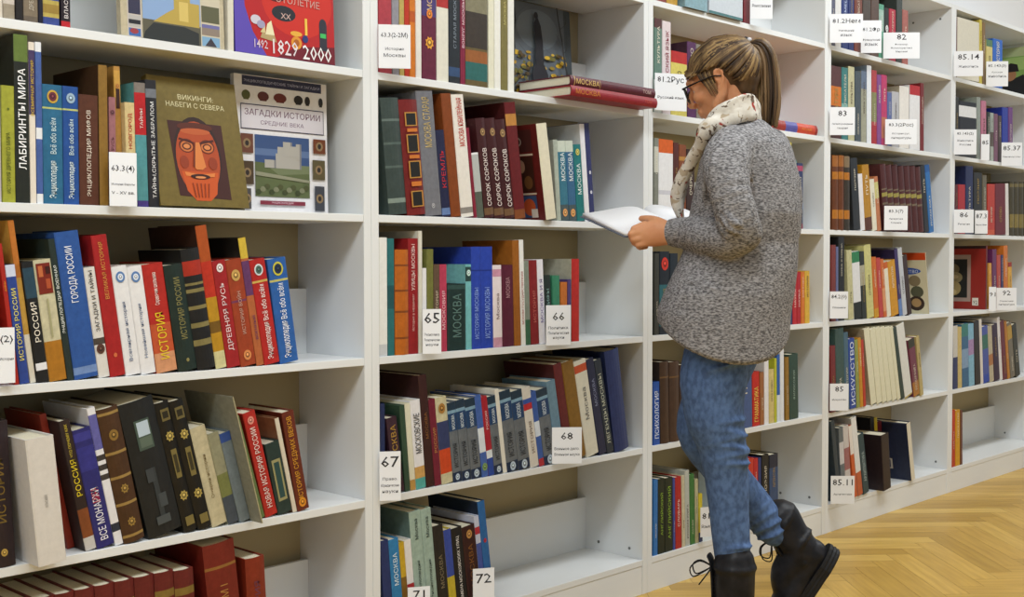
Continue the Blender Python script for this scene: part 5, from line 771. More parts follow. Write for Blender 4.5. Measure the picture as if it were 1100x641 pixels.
# ---------------- paper signs ----------------
SIGNS = [
 (1,'B',1.1255,-0.009,1.1032,0.0529,0.1036,12,[('63.3(4)',0.62,0.14),('История Европы',0.38,0.06),('V - XV вв.',0.22,0.07)],'white card reading 63.3(4) among the books on the fourth shelf up'),
 (1,'C',0.908,-0.009,0.7767,0.0279,0.1007,10,[('(2)',0.7,0.16),('История',0.4,0.08)],'white card at the left frame edge on the third shelf up'),
 (2,'A',1.7974,-0.009,1.4433,0.0746,0.101,38,[('63.3(2-2М)',0.68,0.14),('История',0.4,0.1),('Москвы',0.26,0.1)],'white card about Moscow history on the fifth shelf up'),
 (2,'C',1.932,-0.009,0.7706,0.0456,0.1083,32,[('65',0.68,0.24),('Экономика.',0.4,0.08),('Экономические',0.28,0.08),('науки',0.16,0.08)],'white card numbered 65 leaning before the books'),
 (2,'C',2.3764,-0.009,0.7672,0.0746,0.1078,22,[('66',0.62,0.2),('Политика.',0.4,0.09),('Политические',0.27,0.09),('науки',0.14,0.09)],'white card numbered 66 left of the red board'),
 (2,'D',1.7942,-0.009,0.4326,0.0499,0.1163,36,[('67',0.68,0.22),('Право.',0.4,0.09),('Юридические',0.27,0.09),('науки',0.14,0.09)],'white card numbered 67 by the left divider'),
 (2,'D',2.4002,-0.009,0.4445,0.0814,0.0989,42,[('68',0.66,0.2),('Военное дело.',0.36,0.12),('Военная наука',0.2,0.12)],'white card numbered 68 hanging over the shelf edge'),
 (2,'E',1.8805,-0.009,0.1039,0.0547,0.1062,30,[('71',0.72,0.2)],'white card cut by the frame on the bottom shelf'),
 (2,'E',2.0995,-0.009,0.1017,0.0562,0.112,30,[('72',0.66,0.22)],'white card numbered 72 on the bottom shelf'),
 (3,'O',3.3675,-0.009,1.782,0.0754,0.1263,40,[('80/84',0.6,0.14),('Языкознание',0.3,0.1)],'white card hanging at the top behind the reader'),
 (3,'A',2.8566,-0.009,1.4405,0.1064,0.1096,25,[('81.2Рус',0.72,0.2),('Русский язык',0.3,0.12)],'white card reading 81.2 left of the reader face'),
 (3,'E',3.0982,-0.009,0.1245,0.0388,0.0944,25,[('81',0.6,0.2),('Язык',0.3,0.14)],'small white card behind the shin on the bottom shelf'),
 (4,'O',3.8869,-0.009,1.7704,0.1171,0.1022,48,[('81.2Нем',0.68,0.16),('Немецкий',0.38,0.1),('язык',0.22,0.1)],'white card reading 81.2 for German,leftmost of three'),
 (4,'O',4.1175,-0.009,1.7624,0.0758,0.1199,48,[('81.2Фр',0.64,0.15),('Французский',0.36,0.1),('язык',0.22,0.1)],'white card for French,middle of three on the top shelf'),
 (4,'O',4.2951,-0.009,1.7629,0.1377,0.0987,48,[('82',0.72,0.22),('Фольклор.',0.5,0.1),('Фольклористика',0.36,0.1),('Мировая',0.22,0.1)],'white card numbered 82,rightmost of three'),
 (4,'A',3.8918,-0.009,1.4425,0.0909,0.0996,44,[('83',0.68,0.2),('Литературоведение',0.36,0.09),('теория',0.2,0.09)],'white card about literary studies below the orange square'),
 (4,'A',4.3166,-0.009,1.4381,0.1237,0.0961,44,[('83.3(2Рос)',0.68,0.17),('История рус.',0.38,0.11),('литературы',0.2,0.11)],'white card reading 83.3 before the white books'),
 (4,'B',4.3152,-0.009,1.1093,0.0939,0.093,40,[('83.3(7)',0.68,0.17),('Литература',0.42,0.1),('Америки',0.26,0.1)],'white card before the seven brown volumes'),
 (4,'C',3.9017,-0.009,0.7834,0.0671,0.0976,42,[('84.2(0)',0.7,0.18),('Сборники',0.36,0.1)],'white card reading 84.2 by the left panel'),
 (4,'D',3.9066,-0.009,0.4488,0.0691,0.0982,42,[('85',0.7,0.2),('Искусство',0.36,0.1)],'white card about art below the grey green book'),
 (4,'E',3.9122,-0.012,0.1089,0.0867,0.1023,46,[('85.11',0.66,0.22),('Архитектура',0.3,0.1)],'white card reading 85.11 on the bottom shelf'),
 (5,'O',4.9284,-0.009,1.7646,0.1198,0.1047,50,[('85.14',0.66,0.22),('Живопись',0.34,0.12)],'white card reading 85.14 before the cream box volume'),
 (5,'O',5.2629,-0.009,1.7561,0.0946,0.1098,50,[('85.143(3)',0.74,0.14),('Русская',0.52,0.1),('живопись',0.36,0.1)],'white card below the bright blue book'),
 (5,'A',4.9368,-0.009,1.4373,0.0957,0.1054,46,[('85.143(2)',0.76,0.13),('Живопись',0.52,0.1),('России',0.36,0.1)],'white card before the thick black folder'),
 (5,'A',5.217,-0.009,1.4302,0.0393,0.1137,40,[('85',0.6,0.16)],'narrow white card below the dusty pink book'),
 (5,'A',5.444,-0.009,1.4183,0.0934,0.1047,46,[('85.37',0.66,0.2),('Киноискусство',0.34,0.1)],'white card reading 85.37 right of the cobalt album'),
 (5,'B',4.9454,-0.009,1.1078,0.0841,0.0983,46,[('86',0.66,0.22),('Религия',0.34,0.1)],'white card numbered 86 below the red book'),
 (5,'B',5.1619,-0.009,1.107,0.0555,0.1013,46,[('87.3',0.66,0.2),('Философия',0.34,0.1)],'white card below the tall black book'),
 (5,'C',5.3225,-0.009,0.7642,0.0319,0.1083,46,[('91',0.6,0.18)],'narrow white card right of the portrait book'),
 (5,'C',5.4059,-0.009,0.7657,0.0912,0.1011,46,[('92',0.66,0.22),('Справочная',0.36,0.1),('литература',0.2,0.1)],'white card numbered 92 before the orange books')
]
PAPER = mat('f4f6fa', .7, 'card')
for (u, row, x, y, z, wd, h, phi, lines, lab) in SIGNS:
    root = empty('shelf_sign', (x, y, z), (0, 0, -math.radians(phi)), label=lab, category='sign', group='paper shelf signs')
    mesh('card', *box(0, wd, 0, .0006, 0, h), PAPER, None, root)
    for tx, v, sz in lines:
        P = Print(lambda a, b, d: (a, -d, b))
        bold = len(tx) < 11 and v > .55
        P.text(tx, wd*.08, h*v, wd*.84, h*sz*(1 if bold else .8), '26262c' if bold else '4c4c54', center=True)
        P.build('lettering', root)
# ---------------- the reader ----------------
def frame_ring(c, tdir, ref, ra, rb, n):
    tdir = tdir.normalized(); s = tdir.cross(ref)
    if s.length < 1e-5: s = tdir.cross(Vector((0, 1, 0)) if abs(tdir.y) < .9 else Vector((1, 0, 0)))
    s.normalize(); q = s.cross(tdir).normalized()
    return [c+s*(ra*math.cos(2*math.pi*i/n))+q*(rb*math.sin(2*math.pi*i/n)) for i in range(n)]
class Geo:
    def __init__(s): s.V = []; s.F = []
    def chain(s, pts, rad, n=16, ref=(0, 0, 1), smooth=3, caps=True, xf=None):
        P = [Vector(p) for p in pts]; R = [(r if isinstance(r, tuple) else (r, r)) for r in rad]
        if smooth and len(P) > 2:     # Catmull-Rom
            Q = []; RR = []
            for i in range(len(P)-1):
                p0 = P[max(i-1, 0)]; p1 = P[i]; p2 = P[i+1]; p3 = P[min(i+2, len(P)-1)]
                for k in range(smooth):
                    t = k/smooth
                    Q.append(.5*((2*p1)+(p2-p0)*t+(2*p0-5*p1+4*p2-p3)*t*t+(3*p1-p0-3*p2+p3)*t**3))
                    f = t*t*(3-2*t) if smooth > 3 else t
                    RR.append(tuple(R[i][j]*(1-f)+R[i+1][j]*f for j in (0, 1)))
            Q.append(P[-1]); RR.append(R[-1]); P, R = Q, RR
        ref = Vector(ref); rings = []
        n0 = len(P)
        if caps:
            d0 = (P[0]-P[1]).normalized(); d1 = (P[-1]-P[-2]).normalized()
            e0 = [(P[0]+d0*min(R[0])*math.sin(a), (R[0][0]*math.cos(a), R[0][1]*math.cos(a))) for a in (1.3, .9, .45)]
            e1 = [(P[-1]+d1*min(R[-1])*math.sin(a), (R[-1][0]*math.cos(a), R[-1][1]*math.cos(a))) for a in (.45, .9, 1.3)]
            P = [e[0] for e in e0]+P+[e[0] for e in e1]; R = [e[1] for e in e0]+R+[e[1] for e in e1]
        b = len(s.V)
        for i, p in enumerate(P):
            d = P[min(i+1, len(P)-1)]-P[max(i-1, 0)]
            ring = frame_ring(p, d, ref, R[i][0], R[i][1], n)
            s.V += [xf(v) if xf else v for v in ring]
        for i in range(len(P)-1):
            for j in range(n):
                k = (j+1) % n
                s.F.append((b+i*n+j, b+i*n+k, b+(i+1)*n+k, b+(i+1)*n+j))
        s.F.append(tuple(b+j for j in reversed(range(n)))); s.F.append(tuple(b+(len(P)-1)*n+j for j in range(n)))
    def ell(s, c, r, xf=None, n=18, m=12, rot=None):
        b = len(s.V); c = Vector(c)
        def pt(v):
            v = Vector(v)
            if rot is not None: v = rot @ v
            v = v+c
            return xf(v) if xf else v
        s.V.append(pt((0, 0, r[2])))
        for i in range(1, m):
            a = math.pi*i/m
            for j in range(n):
                t = 2*math.pi*j/n
                s.V.append(pt((r[0]*math.sin(a)*math.cos(t), r[1]*math.sin(a)*math.sin(t), r[2]*math.cos(a))))
        s.V.append(pt((0, 0, -r[2])))
        for j in range(n):
            k = (j+1) % n
            s.F.append((b, b+1+j, b+1+k)); e = b+1+(m-2)*n
            s.F.append((e+j, b+1+(m-1)*n, e+k))
            for i in range(m-2): s.F.append((b+1+i*n+j, b+1+(i+1)*n+j, b+1+(i+1)*n+k, b+1+i*n+k))
    def loft(s, rings):   # rings: lists of points
        b = len(s.V); n = len(rings[0])
        for r in rings: s.V += r
        for i in range(len(rings)-1):
            for j in range(n):
                k = (j+1) % n; s.F.append((b+i*n+j, b+i*n+k, b+(i+1)*n+k, b+(i+1)*n+j))
        s.F.append(tuple(b+j for j in reversed(range(n)))); s.F.append(tuple(b+(len(rings)-1)*n+j for j in range(n)))
    def build(s, name, m, parent, voxel=None, smooth=0):
        o = mesh(name, s.V, s.F, m, None, parent, smooth=True)
        if voxel:
            r = o.modifiers.new('blend', 'REMESH'); r.mode = 'VOXEL'; r.voxel_size = voxel; r.use_smooth_shade = True
            if smooth:
                q = o.modifiers.new('soften', 'SMOOTH'); q.factor = .5; q.iterations = smooth
        return o
def fabric(name, c1, c2, scale, rough=.9, bump=.3, stretch=(1, 1, 1), blot=None):
    m = bpy.data.materials.new(name); m.use_nodes = True; nt = m.node_tree; b = nt.nodes['Principled BSDF']; L = nt.links.new
    tc = nt.nodes.new('ShaderNodeTexCoord'); mp = nt.nodes.new('ShaderNodeMapping'); mp.inputs['Scale'].default_value = stretch; L(tc.outputs['Object'], mp.inputs[0])
    n = nt.nodes.new('ShaderNodeTexNoise'); n.inputs['Scale'].default_value = scale; n.inputs['Detail'].default_value = 4; L(mp.outputs[0], n.inputs['Vector'])
    r = nt.nodes.new('ShaderNodeValToRGB'); e = r.color_ramp.elements; e[0].position = .36; e[1].position = .64; e[0].color = lin(c1)+(1,); e[1].color = lin(c2)+(1,)
    L(n.outputs[0], r.inputs[0]); out = r.outputs[0]
    for (c, sc, th, seed) in (blot or []):
        v = nt.nodes.new('ShaderNodeTexNoise'); v.inputs['Scale'].default_value = sc; v.inputs['Detail'].default_value = 2; v.inputs['Distortion'].default_value = .6
        m2 = nt.nodes.new('ShaderNodeMapping'); m2.inputs['Location'].default_value = (seed, seed, 0); L(tc.outputs['Object'], m2.inputs[0]); L(m2.outputs[0], v.inputs['Vector'])
        rr = nt.nodes.new('ShaderNodeValToRGB'); rr.color_ramp.elements[0].position = th; rr.color_ramp.elements[1].position = th+.03
        L(v.outputs[0], rr.inputs[0]); mx = nt.nodes.new('ShaderNodeMix'); mx.data_type = 'RGBA'; mx.inputs[7].default_value = lin(c)+(1,)
        L(rr.outputs[0], mx.inputs[0]); L(out, mx.inputs[6]); out = mx.outputs[2]
    L(out, b.inputs['Base Color']); b.inputs['Roughness'].default_value = rough
    if 'Specular IOR Level' in b.inputs: b.inputs['Specular IOR Level'].default_value = .2
    bp = nt.nodes.new('ShaderNodeBump'); bp.inputs['Strength'].default_value = bump; bp.inputs['Distance'].default_value = .002; L(n.outputs[0], bp.inputs['Height']); L(bp.outputs[0], b.inputs['Normal'])
    return m
SKIN = fabric('skin', 'c98a62', 'd79c74', 18, .5, .05)
nt = SKIN.node_tree; bs = nt.nodes['Principled BSDF']; bs.inputs['Subsurface Weight'].default_value = .12; bs.inputs['Subsurface Radius'].default_value = (.02, .008, .004); bs.inputs['Subsurface Scale'].default_value = .5
KNIT = fabric('heather_knit', '545253', 'a5a3a4', 125, .95, .5, (1, 1, 2.4))
DENIM = fabric('denim', '465b80', '5b76a2', 80, .85, .2, (1, 1, .7))
SCARFM = fabric('printed_cotton', 'cfc8bb', 'e8e3d8', 30, .85, .3, (1, 1, 1), [('a03226', 24, .61, 3.1), ('6a5a4c', 60, .6, 7.7), ('b8a890', 36, .6, 1.7)])
LEATHER = fabric('boot_leather', '17171a', '26262a', 30, .42, .35)
RUBBER = mat('141416', .6, 'rubber')
HAIRS = [fabric('hair_'+c, c, d, 30, .45, .3, (1, 1, .12)) for c, d in (('33261b', '5c4630'), ('4a3826', '7c6244'), ('5c4830', 'a08458'), ('2a2018', '46362a'))]
person = empty('person', (2.5533,-0.4905,0.0), (0, 0, -YAW), label='young woman in grey jumper, blue jeans and black boots reading at the bookcases', category='person')
sh = Vector((.57, .82, 0)); fr = Vector((-.82, .57, 0))
def ring(c, a, b, n=40, pw=1.0):
    c = Vector(c); out = []
    for i in range(n):
        t = 2*math.pi*i/n; ca, sa = math.cos(t), math.sin(t)
        out.append(c+sh*(a*math.copysign(abs(ca)**pw, ca))+fr*(b*math.copysign(abs(sa)**pw, sa)))
    return out
HC = Vector((-0.0275,0.0300,1.4466)); HR = Matrix.Rotation(-.42, 3, 'Z') @ Matrix.Rotation(-.35, 3, 'Y')
HT = lambda p: HC+HR @ (Vector(p)*.885)
# --- one continuous body ---
g = Geo()
g.ell((.01, 0, .03), (.094, .074, .086), HT); g.ell((-.03, 0, -.02), (.058, .06, .075), HT); g.ell((-.035, 0, -.06), (.05, .048, .045), HT)
g.ell((-.066, 0, -.097), (.022, .024, .018), HT); g.ell((-.06, 0, .035), (.03, .05, .04), HT)
g.chain([(-.086, 0, .02), (-.1, 0, -.004), (-.112, 0, -.024), (-.1, 0, -.034)], [.008, .009, .011, .009], 10, xf=HT)
for s in (-1, 1):
    g.ell((-.1, s*.011, -.031), (.009, .008, .007), HT, 10, 8)
    g.chain([(-.09, s*.012, .024), (-.088, s*.03, .028), (-.072, s*.05, .022)], [.009, .01, .008], 10, xf=HT)
    g.ell((-.066, s*.036, -.022), (.024, .022, .022), HT)
    g.chain([(.01, s*.073, .024), (.019, s*.079, .016), (.021, s*.081, -.002), (.012, s*.078, -.02), (.002, s*.074, -.03), (-.004, s*.073, -.028)], [.0035, .004, .0042, .0042, .005, .004], 8, xf=HT)
    g.chain([(.012, s*.075, .022), (.002, s*.079, .02), (-.003, s*.078, .008), (-.002, s*.077, -.006)], [.004, .004, .0035, .0035], 8, xf=HT)
    g.ell((.007, s*.072, -.003), (.013, .005, .023), HT, 12, 8)
    g.chain([(-.03, s*.052, -.07), (-.005, s*.058, -.045), (.01, s*.064, -.015)], [.015, .016, .014], 10, xf=HT)
g.chain([(-.088, -.02, -.057), (-.094, 0, -.055), (-.088, .02, -.057)], [.005, .0065, .005], 10, xf=HT)
g.chain([(-.085, -.016, -.067), (-.09, 0, -.068), (-.085, .016, -.067)], [.005, .0075, .005], 10, xf=HT)
neck = HT((.012, 0, -.05))
g.chain([neck, Vector((-0.0062,0.0300,1.3781)), Vector((0.0122,0.0150,1.3245))], [.042, .041, .05], 18)
g.loft([ring((0.0234,0.0000,1.3275), .07, .055), ring((0.0281,0.0000,1.2761), .15, .08), ring((0.0281,0.0000,1.1825), .15, .1), ring((0.0187,0.0000,1.0655), .13, .1), ring((0.0019,0.0100,0.9484), .13, .1), ring((-0.0151,0.0200,0.8540), .13, .1), ring((-0.0198,0.0200,0.8022), .1, .07)])
ARM_N = [(-0.0472,-0.1200,1.2515), (-0.0429,-0.1700,1.1501), (-0.0186,-0.1700,1.0618), (-0.0787,-0.0800,1.0592), (-0.1383,0.0150,1.0658)]
ARM_F = [(0.1263,0.1500,1.2751), (0.1649,0.1900,1.1692), (0.1672,0.2000,1.0649), (0.1005,0.2400,1.0707), (0.0316,0.2500,1.0786)]
for A in (ARM_N, ARM_F):
    g.chain(A[:3], [.046, .04, .034], 14); g.chain(A[2:], [.034, .031, .024], 14)
# near hand closed on the lower left of the open book
g.chain([(-0.1383,0.0150,1.0658), (-0.1718,0.0100,1.0645), (-0.2021,0.0120,1.0634), (-0.2275,0.0160,1.0612)], [(.022, .025), (.021, .031), (.018, .034), (.014, .031)], 16)
mcp = [(-0.2249,0.0180,1.0859), (-0.2323,0.0150,1.0705), (-0.2301,0.0140,1.0541), (-0.2230,0.0140,1.0388)]
pip = [(-0.2534,0.0160,1.0753), (-0.2605,0.0150,1.0623), (-0.2557,0.0160,1.0482), (-0.2437,0.0180,1.0341)]
dip = [(-0.2539,0.0340,1.0580), (-0.2561,0.0360,1.0509), (-0.2488,0.0380,1.0391), (-0.2369,0.0380,1.0284)]
tip = [(-0.2328,0.0540,1.0560), (-0.2348,0.0580,1.0501), (-0.2276,0.0580,1.0393), (-0.2183,0.0560,1.0298)]
for a, b, c, d, r in zip(mcp, pip, dip, tip, (.0092, .0096, .0092, .008)):
    g.chain([a, b], [r*1.12, r], 10, smooth=0); g.chain([b, c], [r, r*.92], 10, smooth=0); g.chain([c, d], [r*.92, r*.8], 10, smooth=0)
g.chain([(-0.1718,0.0100,1.0822), (-0.1941,0.0200,1.0942), (-0.2128,0.0420,1.1008), (-0.2296,0.0620,1.1027)], [.014, .0125, .0105, .0085], 12)
# far hand under the right page
g.chain([(0.0316,0.2500,1.0786), (0.0054,0.2450,1.0784), (-0.0208,0.2400,1.0783)], [(.02, .026), (.016, .033), (.014, .032)], 14)
for i in range(4):
    y = 241+5.5*i
    g.chain([(-0.0157,0.2400,1.0783), Vector((-0.0443,0.2350,1.0807))+Vector((0, -.012+.008*i, .006-.009*i)), Vector((-0.0635,0.2250,1.0830))+Vector((0, -.014+.008*i, .008-.01*i))], [.0095, .0088, .0075], 10)
g.chain([(-0.0032,0.2250,1.0905), (-0.0249,0.2150,1.1003), (-0.0433,0.2100,1.1026)], [.012, .011, .009], 10)
# legs
NL = [(-0.0409,-0.0200,0.8048), (-0.0589,-0.0300,0.7059), (-0.0574,-0.0350,0.6139), (-0.0366,-0.0350,0.5283), (-0.0241,-0.0300,0.4395), (-0.0172,-0.0300,0.3469), (-0.0079,-0.0300,0.2311), (-0.0056,-0.0300,0.0875)]
NR = [.08, .084, .074, .06, .054, .049, .044, .036]
FL = [(0.0139,0.1000,0.7873), (-0.0345,0.1000,0.6567), (-0.0779,0.0850,0.5573), (-0.0103,0.1000,0.4512), (0.0652,0.1150,0.3636), (0.1282,0.1250,0.2835)]
FR = [.08, .072, .058, .053, .048, .042]
g.chain(NL, [r-.008 for r in NR], 18, ref=(0, 1, 0)); g.chain(FL, [r-.008 for r in FR], 18, ref=(0, 1, 0))
g.ell((-.076, 0, -.058), (.017, .027, .024), HT)
for s in (-1, 1): g.ell((-.0725, s*.031, .0065), (.0125, .0125, .0105), HT, 14, 10)
g.ell(HT((.02, 0, -.03)), (.04, .045, .04))
g.build('body', SKIN, person, .0036, 3)
# eyes
for s in (-1, 1):
    e = Geo(); e.ell((-.0725, s*.031, -.001), (.0115, .0105, .009), HT, 14, 10); e.build('eye', mat('e8e4e0', .2, 'eye'), person)
# --- glasses ---
g = Geo()
for s in (-1, 1):
    lp = []
    for i in range(17):
        t = 2*math.pi*i/16; ca, sa = math.cos(t), math.sin(t)
        lp.append((-.106+.012*abs(math.copysign(abs(ca)**.7, ca)*.5+.5) if False else -.108+.004*(1+ca), s*(.035+.0275*math.copysign(abs(ca)**.7, ca)), -.004+.0215*math.copysign(abs(sa)**.7, sa)))
    g.chain(lp, [.0022]*17, 8, smooth=2, xf=HT)
    g.chain([(-.103, s*.062, .012), (-.06, s*.078, .01), (-.01, s*.081, .008), (.014, s*.08, 0)], [.0028, .0024, .002, .0018], 8, xf=HT)
g.chain([(-.108, -.01, .004), (-.112, 0, .007), (-.108, .01, .004)], [.0022]*3, 8, xf=HT)
g.build('glasses', mat('0f0f12', .25, 'acetate'), person)
# --- hair ---
cap = Geo()
cap.ell((.018, 0, .036), (.096, .08, .086), HT, 28, 18); cap.ell((.055, 0, -.005), (.05, .062, .055), HT, 24, 14)
cap.ell((.052, 0, -.03), (.036, .05, .045), HT, 24, 14)
cap.build('hair_cap', HAIRS[0], person, .005, 3)
TIE = HT((.094, 0, .06))
C0 = Vector((.014, 0, .03)); RR = Vector((.101, .084, .094))
hair = [Geo() for _ in range(4)]
tiec = Vector((.094, 0, .06))
line = []
for i in range(46):      # hairline, front to nape on both sides
    f = i/45
    if f < .34: q = f/.34; line.append((-.09+.012*q*q, .064*q, .066-.03*q))
    elif f < .62: q = (f-.34)/.28; line.append((-.078+.075*q, .064+.017*q, .036+.0*q))
    elif f < .72: q = (f-.62)/.1; line.append((-.003+.034*q, .081-.003*q, .036-.02*q))
    else: q = (f-.72)/.28; line.append((.031+.03*q, .078-.062*q, .01-.055*q*(1.6-q*.6)))
for side in (-1, 1):
    for i, p in enumerate(line):
        for rep in range(3):
            j = .004
            st = Vector((p[0]+random.uniform(-j, j), side*p[1]+random.uniform(-j, j), p[2]+random.uniform(-j, j)))
            pts = []; n = 7
            for k in range(n+1):
                t = k/n; q = st.lerp(tiec, t); d = q-C0
                e = math.sqrt((d.x/RR.x)**2+(d.y/RR.y)**2+(d.z/RR.z)**2)
                sc = 1/e if e > 1e-3 else 1
                lift = 1.0+.02*math.sin(t*3.14)+random.uniform(-.006, .006)
                if 0 < k: q = C0+d*sc*lift
                if k == n: q = tiec+Vector((random.uniform(-.006, .006), random.uniform(-.008, .008), random.uniform(-.008, .008)))
                pts.append(q)
            hair[random.choice([0, 1, 1, 2, 2, 3])].chain(pts, [.0022]+[.0042]*(n-1)+[.0035], 6, smooth=2, xf=HT)
# loose strands by the ear
for k in range(9):
    y0 = -.066-.001*k
    hair[k % 3].chain([(-.05+.005*k, -.067, .045), (-.046+.004*k, -.0745, .018), (-.036+.003*k, -.0745, -.012), (-.03+.003*k, -.07, -.04-.003*(k % 4))], [.0024, .002, .0014, .0005], 5, xf=HT)
# ponytail
hi = [(0.0423,0.0600,1.5488), (0.0770,0.0550,1.5575), (0.1069,0.0500,1.5185), (0.1177,0.0450,1.4464), (0.1177,0.0400,1.3864), (0.1107,0.0350,1.3313)]
lo = [(0.0399,0.0600,1.5298), (0.0399,0.0600,1.5059), (0.0317,0.0550,1.4669), (0.0248,0.0500,1.4234), (0.0274,0.0450,1.3894), (0.0383,0.0400,1.3556)]
for k in range(190):
    u = random.random(); v = random.uniform(-1, 1)*math.sqrt(max(.05, 1-(2*u-1)**2)); pts = []
    L_ = random.uniform(.82, 1.03)
    for a, b, wdt in zip(hi, lo, (.008, .018, .026, .028, .024, .014)):
        q = Vector(b).lerp(Vector(a), u)+Vector((random.uniform(-.001, .001), -v*wdt, random.uniform(-.001, .001))); pts.append(q)
    pts[-1] = pts[-2].lerp(pts[-1], L_)
    hair[random.choice([0, 1, 1, 2, 2, 3])].chain(pts, [.003, .004, .0042, .004, .0034, .0012], 6, smooth=3)
for hgeo, m_ in zip(hair, HAIRS): hgeo.build('hair_strands', m_, person)
g = Geo(); tp = []
T0 = Vector((0.0395,0.0580,1.5413))
ax = Vector((.9, -.2, .35)).normalized(); s1 = ax.cross(Vector((0, 0, 1))).normalized(); s2 = ax.cross(s1)
for i in range(25):
    t = 2*math.pi*i/24; r = .0175+.0015*math.sin(6*t)
    tp.append(T0+s1*r*math.cos(t)+s2*r*math.sin(t))
g.chain(tp, [.0075+.0012*(i % 2) for i in range(25)], 8, smooth=0)
g.build('hair_tie', mat('121216', .6, 'elastic'), person)
g = Geo(); g.ell(T0+Vector((.0, -.022, .012)), (.006, .003, .005)); g.build('hair_tie_glint', mat('d8d8dc', .2, 'glint'), person)  # small pale blob standing in for the white highlight on the tie
# --- scarf ---
g = Geo()
cs = [(0.0592,0.0850,1.3801), (0.0576,0.0300,1.3733), (0.0271,-0.0400,1.3762), (-0.0099,-0.0650,1.3685), (-0.0474,-0.0700,1.3519), (-0.0706,-0.0450,1.3318), (-0.0669,0.0200,1.3250), (-0.0331,0.0800,1.3435), (0.0124,0.1050,1.3680), (0.0592,0.0850,1.3801)]
g.chain(cs, [(.012, .026)]*10, 16, smooth=4)
cs2 = [Vector(c)+Vector((.0, -.008 if i < 6 else .004, -.022)) for i, c in enumerate(cs)]
g.chain(cs2[1:9], [(.012, .018)]*8, 12, smooth=4)
g.chain([(-0.0542,-0.0700,1.3382), (-0.0870,-0.0750,1.3148), (-0.0968,-0.0500,1.2807), (-0.1146,-0.0000,1.2386), (-0.1338,0.0300,1.1938), (-0.1412,0.0450,1.1520), (-0.1310,0.0500,1.1047)], [.018, .022, .016, .017, .018, .018, .01], 14, smooth=4)
g.chain([(-0.0679,-0.0700,1.3290), (-0.0983,-0.0300,1.2779), (-0.1203,0.0250,1.2217), (-0.1286,0.0500,1.1736), (-0.1343,0.0600,1.1241)], [.016, .014, .014, .014, .012], 12, smooth=4)
for k in range(8):   # folds
    o = random.uniform(-1, 1)
    g.chain([Vector(c)+Vector((.003*o, -.0125, .0062*k-.022+.005*math.sin(i*1.6+k*.8))) for i, c in enumerate(cs[1:7])], [.003, .0045, .005, .0045, .004, .003], 8, smooth=4)
g.build('scarf', SCARFM, person, .0038, 3)
# --- jumper ---
def hemring(c, a, b, k, n=40):
    out = []
    for p in ring(c, a, b, n):
        d = (p-Vector(c)); d.z = 0; d.normalize(); f = max(0, d.dot(Vector((.18, -.98, 0))))
        out.append(p-Vector((0, 0, k*.088*f**1.1)))
    return out
g = Geo()
g.loft([ring((0.0240,0.0150,1.3456), .055, .048), ring((0.0277,0.0100,1.3286), .085, .06), ring((0.0304,0.0000,1.3088), .13, .076), ring((0.0328,0.0000,1.2831), .155, .094), ring((0.0304,0.0000,1.2410), .152, .112), ring((0.0281,0.0000,1.1825), .145, .125),
        ring((0.0234,0.0000,1.1123), .145, .137), ring((0.0183,0.0100,1.0376), .145, .138), ring((0.0042,0.0100,0.9765), .162, .15), ring((-0.0146,0.0100,0.9132), .176, .16), hemring((-0.0259,0.0120,0.8732), .178, .164, .35), hemring((-0.0283,0.0120,0.8403), .176, .163, 1), hemring((-0.0283,0.0120,0.8309), .166, .152, 1), hemring((-0.0283,0.0120,0.8450), .13, .11, .9)])
g.chain([(-0.0237,-0.0900,1.2678), (-0.0485,-0.1400,1.2320), (-0.0500,-0.1850,1.1646), (-0.0312,-0.1900,1.0942), (-0.0195,-0.1750,1.0617)], [.057, .059, .051, .05, .05], 24, smooth=4)
g.chain([(-0.0195,-0.1750,1.0617), (-0.0436,-0.1500,1.0489), (-0.0849,-0.0900,1.0545), (-0.1199,-0.0200,1.0627), (-0.1507,0.0100,1.0657)], [.051, .05, .046, .041, .037], 24, smooth=4)
g.chain([(0.1052,0.1200,1.2822), (0.1505,0.1700,1.1805), (0.1599,0.1900,1.0746)], [.06, .056, .05], 20, smooth=4)
g.chain([(0.1599,0.1900,1.0746), (0.0995,0.2350,1.0706), (0.0417,0.2500,1.0786)], [.05, .043, .036], 20, smooth=4)
# creases at the elbow and shoulder, hem edge
for a, b, c in (((-0.0702,-0.2250,1.1125), (-0.0480,-0.2450,1.0816), (-0.0023,-0.2100,1.0740)), ((-0.0772,-0.2150,1.0999), (-0.0551,-0.2370,1.0668), (-0.0067,-0.2100,1.0500)), ((-0.0816,-0.1900,1.0898), (-0.0614,-0.2120,1.0544), (-0.0190,-0.1950,1.0284)),
                ((-0.0943,-0.1200,1.0921), (-0.0876,-0.1470,1.0534), (-0.0898,-0.1200,1.0112)), ((-0.1144,-0.0600,1.0894), (-0.1091,-0.0700,1.0571), (-0.1152,-0.0500,1.0207)), ((-0.1409,-0.0200,1.0976), (-0.1383,-0.0350,1.0647), (-0.1409,-0.0200,1.0302)),
                ((-0.0489,-0.1300,1.3066), (-0.0167,-0.1600,1.2613), (0.0139,-0.1400,1.2007)), ((-0.0486,-0.1650,1.2808), (-0.0180,-0.1900,1.2323), (0.0186,-0.1500,1.1667)), ((-0.0698,-0.1600,1.2835), (-0.0942,-0.2000,1.2140), (-0.0855,-0.2000,1.1397)),
                ((-0.0898,-0.1200,1.2291), (-0.0956,-0.1000,1.1651), (-0.0787,-0.0800,1.1093)), ((0.0942,-0.0500,1.2531), (0.0966,-0.0700,1.1097), (0.0807,-0.0800,0.9499)), ((-0.1318,-0.1000,0.9502), (-0.0614,-0.1500,0.9244), (0.0316,-0.1300,0.9373)), ((-0.1562,-0.0800,0.8930), (-0.0725,-0.1500,0.8600), (0.0383,-0.1300,0.8769))):
    g.chain([a, b, c], [.004, .0075, .003], 8, smooth=4)
